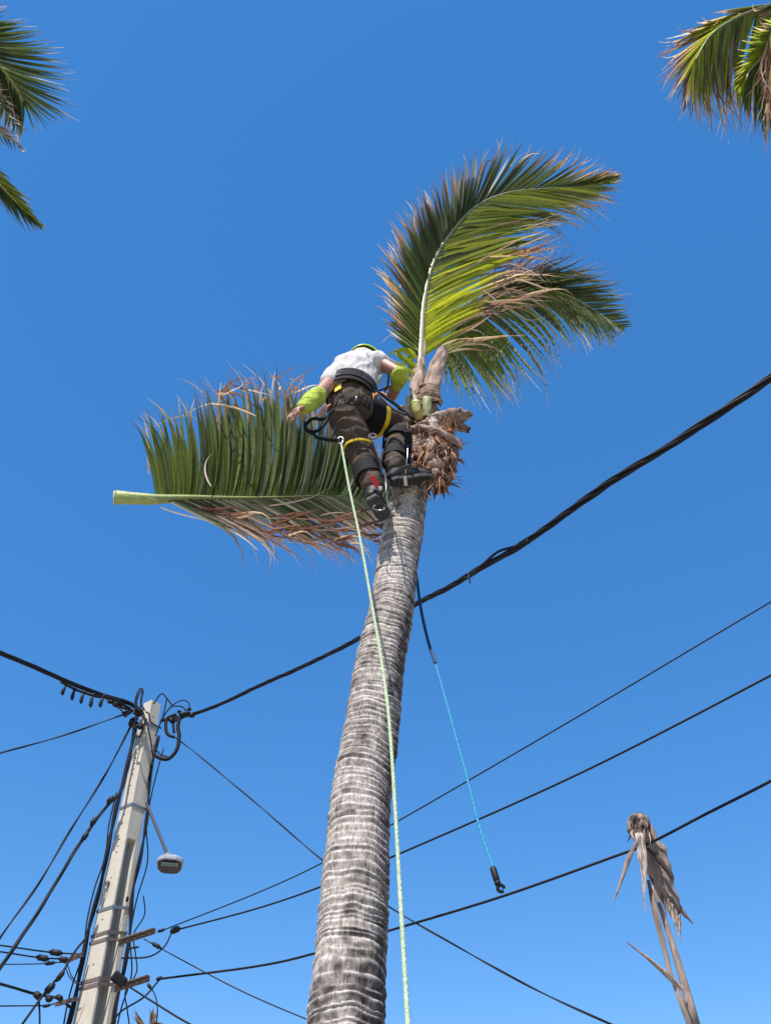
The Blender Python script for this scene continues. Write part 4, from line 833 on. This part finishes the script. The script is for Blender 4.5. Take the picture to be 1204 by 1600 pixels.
for pts_, r_ in [([(276, 1116), (262, 1122), (259, 1135), (262, 1147), (272, 1152)], .022), ([(282, 1118), (278, 1135), (280, 1150), (276, 1172), (262, 1186), (245, 1182), (238, 1172)], .026), ([(288, 1120), (272, 1128), (272, 1145)], .018),
                 ([(240, 1100), (252, 1084), (260, 1090), (270, 1102), (284, 1104), (292, 1112)], .010), ([(292, 1112), (296, 1100), (286, 1094), (272, 1100), (265, 1106)], .008), ([(250, 1130), (262, 1110), (272, 1102)], .010), ([(243, 1150), (255, 1118), (261, 1090)], .010), ([(240, 1165), (250, 1178), (266, 1184)], .010)]:
    MB().tube(cat([P(a, b, 9.6) for a, b in pts_], 26), r_, 8).build('jumper_cable', M['cable'], bun)
MB().tube([P(266, 1128, 9.6), P(270, 1124, 9.6)], .045, 10).build('connector', M['black'], bun)
# left bundle with hanging connectors
lb = cable([(-60, 998, 7.6), (0, 1020, 8.0), (60, 1045, 8.6), (110, 1067, 9.1), (160, 1086, 9.5), (200, 1098, 9.8), (222, 1112, 9.9)], 9, 'thick black cable bundle coming in from the left with small connectors hanging below it', name='cable_bundle', tws=5, n=160)
for i, (x, y, dx, lx) in enumerate([(104, 1070, -6, 12), (117, 1078, -4, 12), (132, 1082, -5, 13), (146, 1086, -4, 15), (163, 1088, -6, 13)]):
    a = P(x, y, 9.2); cn = MB(); cn.ball(a, .028, 8, 6); cn.tube([a, P(x + dx * .6, y + 6, 9.2), P(x + dx, y + lx, 9.2), P(x + dx, y + lx + 4, 9.2)], [.008, .022, .026, .012], 8)
    cn.build('connector', M['black'], lb)
MB().tube(cat([P(95, 1065, 9.1), P(120, 1078, 9.2), P(150, 1088, 9.3), (P(175, 1092, 9.5)), P(205, 1108, 9.75)], 20), .018, 8).build('cable_strand', M['cable'], lb)
for i in range(14):
    x = 168 + i * 3.6 + rc.uniform(-1, 1); y = 1092 + i * 1.7 + rc.uniform(-3, 4); a = P(x, y, 9.75); V = MB(); V.tube([a - Vector((.03, 0, rc.uniform(-.02, .03))), a + Vector((.04, .02, -.02))], rc.uniform(.018, .034), 7); V.build('connector', M['black'], lb)
for pts_ in [[(212, 1112), (212, 1092), (219, 1076), (224, 1080), (220, 1096), (226, 1110)], [(218, 1115), (222, 1090), (222, 1078), (214, 1094), (216, 1112)], [(214, 1120), (208, 1140), (216, 1152), (224, 1140), (226, 1122), (222, 1108)], [(220, 1118), (228, 1124), (232, 1140), (236, 1160), (240, 1190)], [(205, 1108), (196, 1120), (190, 1110), (182, 1104)], [(228, 1112), (233, 1116), (236, 1128), (252, 1138)]]:
    MB().tube(cat([P(a, b, 9.7) for a, b in pts_], 24), .011, 7).build('jumper_cable', M['cable'], lb)
V = MB()
for i in range(9): V.ball(P(216 + rc.uniform(-7, 7), 1122 + rc.uniform(-14, 18), 9.78), rc.uniform(.02, .04), 8, 6)
V.build('clamp', M['black'], lb)
def c3(*a, **k): return cable(*a, **k)
cable([(-60, 1196, 8.6), (0, 1177, 9.0), (100, 1149, 9.5), (200, 1114, 9.9)], 3, 'thin black cable sloping gently up to the pole top from the left edge', [('connector', 191, 1117, 206, 1111, 9.85, 8)], tws=2)
cable([(-60, 1560, 8.6), (0, 1466, 9.0), (60, 1382, 9.3), (110, 1298, 9.6), (165, 1210, 9.8), (207, 1130, 9.9)], 4, 'steep black cable rising from the left edge to the pole top', [('connector', 204, 1136, 210, 1122, 9.85, 11)], tws=2, n=110)
cable([(-60, 1600, 8.4), (0, 1513, 8.8), (60, 1425, 9.1), (125, 1318, 9.45), (165, 1262, 9.7), (190, 1235, 9.8), (200, 1190, 9.82), (210, 1150, 9.85)], 6, 'heavier black cable rising beside the steep one and joining the pole below its top', tws=3, n=140,
      extra=[('connector', 128, 1314, 138, 1300, 9.45, 8), ('connector', 142, 1290, 152, 1276, 9.55, 8), ('connector', 168, 1256, 178, 1244, 9.7, 9), ('connector', 144, 1284, 150, 1284, 9.5, 9)])
cable([(1330, 866, 5.2), (1204, 940, 5.6), (900, 1121, 6.7), (625, 1281, 8.0), (500, 1350, 8.6), (400, 1396, 9.1), (256, 1453, 9.7)], 2.2, 'highest and thinnest of the three wires crossing the right half', [('insulator', 246, 1456, 258, 1452, 9.7, 5)])
cable([(1330, 985, 5.2), (1204, 1055, 5.6), (900, 1211, 6.7), (610, 1340, 8.0), (500, 1386, 8.6), (400, 1420, 9.1), (276, 1453, 9.65)], 3.2, 'middle of the three wires crossing the right half', [('insulator', 266, 1456, 282, 1450, 9.65, 10)])
cable([(1330, 1150, 5.2), (1204, 1220, 5.6), (1100, 1273, 6.1), (1015, 1317, 6.6), (960, 1338, 6.85), (780, 1402, 7.3), (605, 1455, 8.0), (490, 1490, 8.6), (400, 1510, 9.1), (246, 1530, 9.7)], 4, 'lowest of the three wires crossing the right half, passing the dead palm top', [('insulator', 244, 1531, 254, 1527, 9.7, 6)])
cable([(270, 1150, 9.6), (300, 1172, 9.5), (400, 1255, 9.0), (505, 1345, 8.5), (605, 1415, 8.0), (700, 1471, 7.6), (830, 1543, 7.1), (962, 1604, 6.6), (1100, 1660, 6.2)], 3, 'black wire descending from the pole top behind the trunk to the lower right', tws=2, n=110)
cable([(225, 1467, 9.7), (255, 1484, 9.6), (370, 1545, 9.0), (480, 1593, 8.5), (600, 1640, 8)], 1.8, 'fine wire dropping right from the upper bracket towards the bottom edge', [('insulator', 237, 1473, 252, 1482, 9.6, 6)])
cable([(204, 1543, 9.7), (240, 1566, 9.5), (300, 1602, 9.2), (400, 1650, 8.8)], 3, 'dark wire dropping right from the lower bracket to the bottom edge')
cable([(235, 1540, 9.7), (244, 1560, 9.65), (246, 1585, 9.6), (240, 1625, 9.6)], 2, 'slack wire hanging straight down from the lower bracket end', [('connector', 231, 1537, 236, 1545, 9.7, 5)])
cable([(250, 1530, 9.7), (225, 1558, 9.65), (190, 1580, 9.7), (172, 1603, 9.75)], 3, 'slack cable looping back from the lower bracket to the pole foot')
cable([(268, 1458, 9.65), (256, 1480, 9.6), (232, 1495, 9.65), (190, 1497, 9.75)], 2.6, 'slack cable looping from the upper bracket insulator back to the pole')
cable([(-60, 1470, 9.3), (0, 1477, 9.5), (80, 1488, 9.8), (135, 1491, 9.9)], 2.4, 'upper of the short wires from the left edge to the left bracket', [('insulator', 77, 1487, 98, 1490, 9.75, 9)])
cable([(-60, 1480, 9.3), (0, 1487, 9.5), (60, 1496, 9.8), (110, 1499, 9.85)], 2.4, 'second short wire from the left edge, ending at a black insulator', [('insulator', 57, 1495, 77, 1499, 9.75, 9), ('insulator', 92, 1498, 107, 1500, 9.75, 8)])
cable([(-60, 1508, 9.3), (0, 1507, 9.5), (60, 1506, 9.7), (88, 1504, 9.8), (104, 1506, 9.8), (112, 1525, 9.8), (124, 1538, 9.8)], 1.6, 'third short wire from the left edge, thin and nearly level', [('insulator', 70, 1506, 87, 1504, 9.75, 6)])
cable([(-60, 1520, 9.3), (0, 1537, 9.5), (55, 1553, 9.8), (90, 1560, 9.85), (112, 1575, 9.85)], 4.5, 'thick dark cable entering low at the left edge and meeting the lower bracket', [('clamp', 54, 1551, 64, 1560, 9.75, 10), ('clamp', 72, 1560, 82, 1562, 9.75, 9), ('clamp', 88, 1556, 98, 1562, 9.75, 8)], tws=3)
cable([(-60, 1574, 9.3), (0, 1572, 9.5), (70, 1571, 9.8), (90, 1567, 9.85)], 2, 'lowest level wire from the left edge', [('insulator', 67, 1573, 80, 1570, 9.75, 5)])
cable([(134, 1466, 9.8), (115, 1490, 9.7), (97, 1520, 9.6), (70, 1552, 9.5), (34, 1602, 9.3), (0, 1650, 9.1)], 4, 'slanting cable with two long black sleeves crossing the left brackets', [('connector', 101, 1516, 88, 1534, 9.55, 8), ('connector', 86, 1536, 70, 1553, 9.5, 11)])
cable([(60, 1556, 9.75), (62, 1575, 9.75), (63, 1640, 9.75)], 3, 'short cable hanging down to the bottom edge left of the pole')
cable([(103, 1512, 9.75), (108, 1525, 9.72), (118, 1536, 9.74), (130, 1540, 9.8)], 1.6, 'thin loop of wire between the left brackets')
# cables strapped along both sides of the pole
def alongpole(offs, side, w, label, y0, y1, Yo=0, strands=1, wob=4):
    pts_ = []
    for i in range(9):
        y = y0 + (y1 - y0) * i / 8; h = h_of(y); c_ = pole_pt(h, 1 if side < 0 else -.2, -1 if side < 0 else 1) if side < 0 else pole_pt(h, -1, 1)
        pts_.append(c_ + Vector((side * (offs + wob * .003 * math.sin(i * 2.1 + offs * 90)), -.02, 0)))
    p_ = arc(pts_, 60); mb = MB()
    for k in range(strands): mb.tube([q + Vector((.012 * math.cos(i * .35 + k * 3), .012 * math.sin(i * .35 + k * 3), 0)) * (strands > 1) for i, q in enumerate(p_)], w, 7)
    return tag(mb.build('cable', M['cable']), label, 'cable', 'cables strapped down the pole')
alongpole(.035, -1, .018, 'thick cable run down the left edge of the concrete pole', 1130, 1640, strands=2)
alongpole(.075, -1, .009, 'thin cable hanging just off the left edge of the concrete pole', 1240, 1640, wob=9)
alongpole(.03, 1, .014, 'thick cable run down the right edge of the concrete pole', 1150, 1640, strands=2, wob=8)
alongpole(.085, 1, .009, 'thin cable hanging clear of the right edge of the concrete pole', 1170, 1640, wob=16)
alongpole(.14, 1, .008, 'outermost slack cable on the right of the concrete pole', 1400, 1640, wob=18)

# ------------------------------------------------------------------ the dead palm
DG = (.18, .13, .11); DL = (.38, .31, .26)
db = P(1087, 1604, 6.55); dead = thing('dead_palm', 'dead palm top with torn grey leaf sheaths hanging beside the lowest wire', 'dead palm', (db.x + .2, db.y, 0))
base3 = Vector((db.x + .25, db.y, 0))
tr_ = arc([base3, P(1118, 1720, 6.6), db, P(1066, 1530, 6.6), P(1048, 1470, 6.65), P(1030, 1415, 6.7), P(1018, 1385, 6.72)], 60)
MB().tube(tr_, [px(lerpa([(0, 24), (.35, 14), (.62, 10.5), (.8, 8), (1, 3.5)], i / 60)[0], q) * .8 for i, q in enumerate(tr_)], 14, c=[mixc(DG, DL, rnd.random() * .5) for _ in range(14 * 61)]).build('trunk', M['dead'], dead)
slab([(1012, 1375, 6.55), (1022, 1420, 6.5), (1035, 1475, 6.5), (1050, 1530, 6.5), (1078, 1600, 6.5)], [5, 10, 8, 7, 12], .012, DG, (.36, .29, .24), 'torn_strip', .2, par=dead)
slab([(1000, 1288, 6.80), (1016, 1325, 6.80), (1034, 1375, 6.80), (1050, 1415, 6.80), (1060, 1448, 6.8)], [30, 38, 38, 26, 5], .016, (.27, .20, .165), (.24, .18, .15), 'leaf_sheath', .5, par=dead)
slab([(1010, 1320, 6.86), (1016, 1350, 6.86), (1028, 1390, 6.86), (1037, 1412, 6.86)], [16, 18, 14, 4], .012, (.22, .17, .145), (.16, .12, .1), 'leaf_sheath', .3, seedk=5, par=dead)
slab([(1052, 1405, 6.82), (1062, 1420, 6.82), (1082, 1444, 6.82)], [8, 8, 1], .008, (.3, .24, .2), DG, 'torn_strip', .3, par=dead)
slab([(1010, 1325, 6.70), (1030, 1345, 6.68), (1050, 1372, 6.68)], [4, 9, 6], .006, (.05, .035, .035), (.06, .045, .045), 'torn_strip', .2, par=dead)
slab([(1032, 1385, 6.80), (1037, 1410, 6.80), (1040, 1433, 6.80)], [8, 5, 1], .006, (.1, .08, .07), DG, 'torn_strip', .2, par=dead)
slab([(997, 1302, 6.45), (1001, 1325, 6.45), (1005, 1360, 6.45), (1006, 1395, 6.45)], [12, 15, 9, 3], .012, (.55, .47, .40), (.5, .45, .42), 'leaf_sheath', .2, seedk=9, par=dead)
slab([(994, 1315, 6.45), (982, 1340, 6.42), (972, 1370, 6.42), (958, 1408, 6.42)], [4, 8, 5, 2], .006, (.2, .16, .15), (.3, .24, .22), 'torn_strip', .2, par=dead)
slab([(1004, 1360, 6.46), (1004, 1385, 6.46), (1006, 1420, 6.46)], [5, 3, 1], .004, DL, DG, 'torn_strip', .2, par=dead)
slab([(1064, 1545, 6.50), (1030, 1513, 6.45), (1005, 1492, 6.42), (978, 1472, 6.42)], [9, 8, 5, 1.5], .008, (.42, .35, .31), (.3, .22, .2), 'torn_strip', .15, par=dead)
# the cut head: a broken, fibrous end
V = MB()
for (x, y, r_) in [(996, 1288, .085), (1004, 1287, .07), (992, 1296, .07), (1000, 1300, .085), (1000, 1281, .055)]: V.ball(P(x, y, 6.68), (r_, r_, r_ * 1.1), 12, 8)
ho = solid(V, .012, 'broken_head', M['dead'], dead, smooth=3)
cm = ho.data.color_attributes.get('pigment')
if cm: ho.data.color_attributes.remove(cm)
cm = ho.data.color_attributes.new('pigment', 'FLOAT_COLOR', 'POINT')
for v, n_ in [(v, v.normal.copy()) for v in ho.data.vertices]:
    f1 = noise.noise(v.co * 22); v.co += n_ * (f1 * .02); cm.data[v.index].color = (*mixc((.05, .035, .03), (.26, .19, .15), ss(-.2, .4, f1)), 1)
mb = MB()
for i in range(60):
    x, y = rnd.uniform(985, 1012), rnd.uniform(1273, 1300); strand(mb, P(x, y, 6.6), P(x + rnd.uniform(-6, 6), y + rnd.uniform(4, 26), 6.57), rnd.choice((.01, .02, .03)), Vector((0, -.02, .02)), rnd.choice([(.06, .04, .035), (.2, .14, .11), (.12, .085, .07), DL]), rnd, dry=0, curl=.4)
for i in range(26):      # frayed lower edge of the hanging sheath and hair along the strips
    t_ = rnd.random(); x, y = 1040 + 22 * t_, 1400 + 45 * t_ + rnd.uniform(-14, 6)
    strand(mb, P(x, y, 6.78), P(x + rnd.uniform(-4, 9), y + rnd.uniform(10, 30), 6.76), rnd.choice((.008, .014, .02)), Vector((0, 0, .01)), rnd.choice([(.2, .15, .12), DG, DL]), rnd, dry=0, curl=.2)
for i in range(16):
    y = rnd.uniform(1300, 1400); x = 1000 + (y - 1300) * .05
    strand(mb, P(x, y, 6.43), P(x + rnd.uniform(-6, 5), y + rnd.uniform(12, 34), 6.42), rnd.choice((.004, .008)), Vector((0, 0, .01)), rnd.choice([DG, DL]), rnd, dry=0, curl=.2)
mb.build('fibre_strips', M['fibre'], dead)['kind'] = 'stuff'
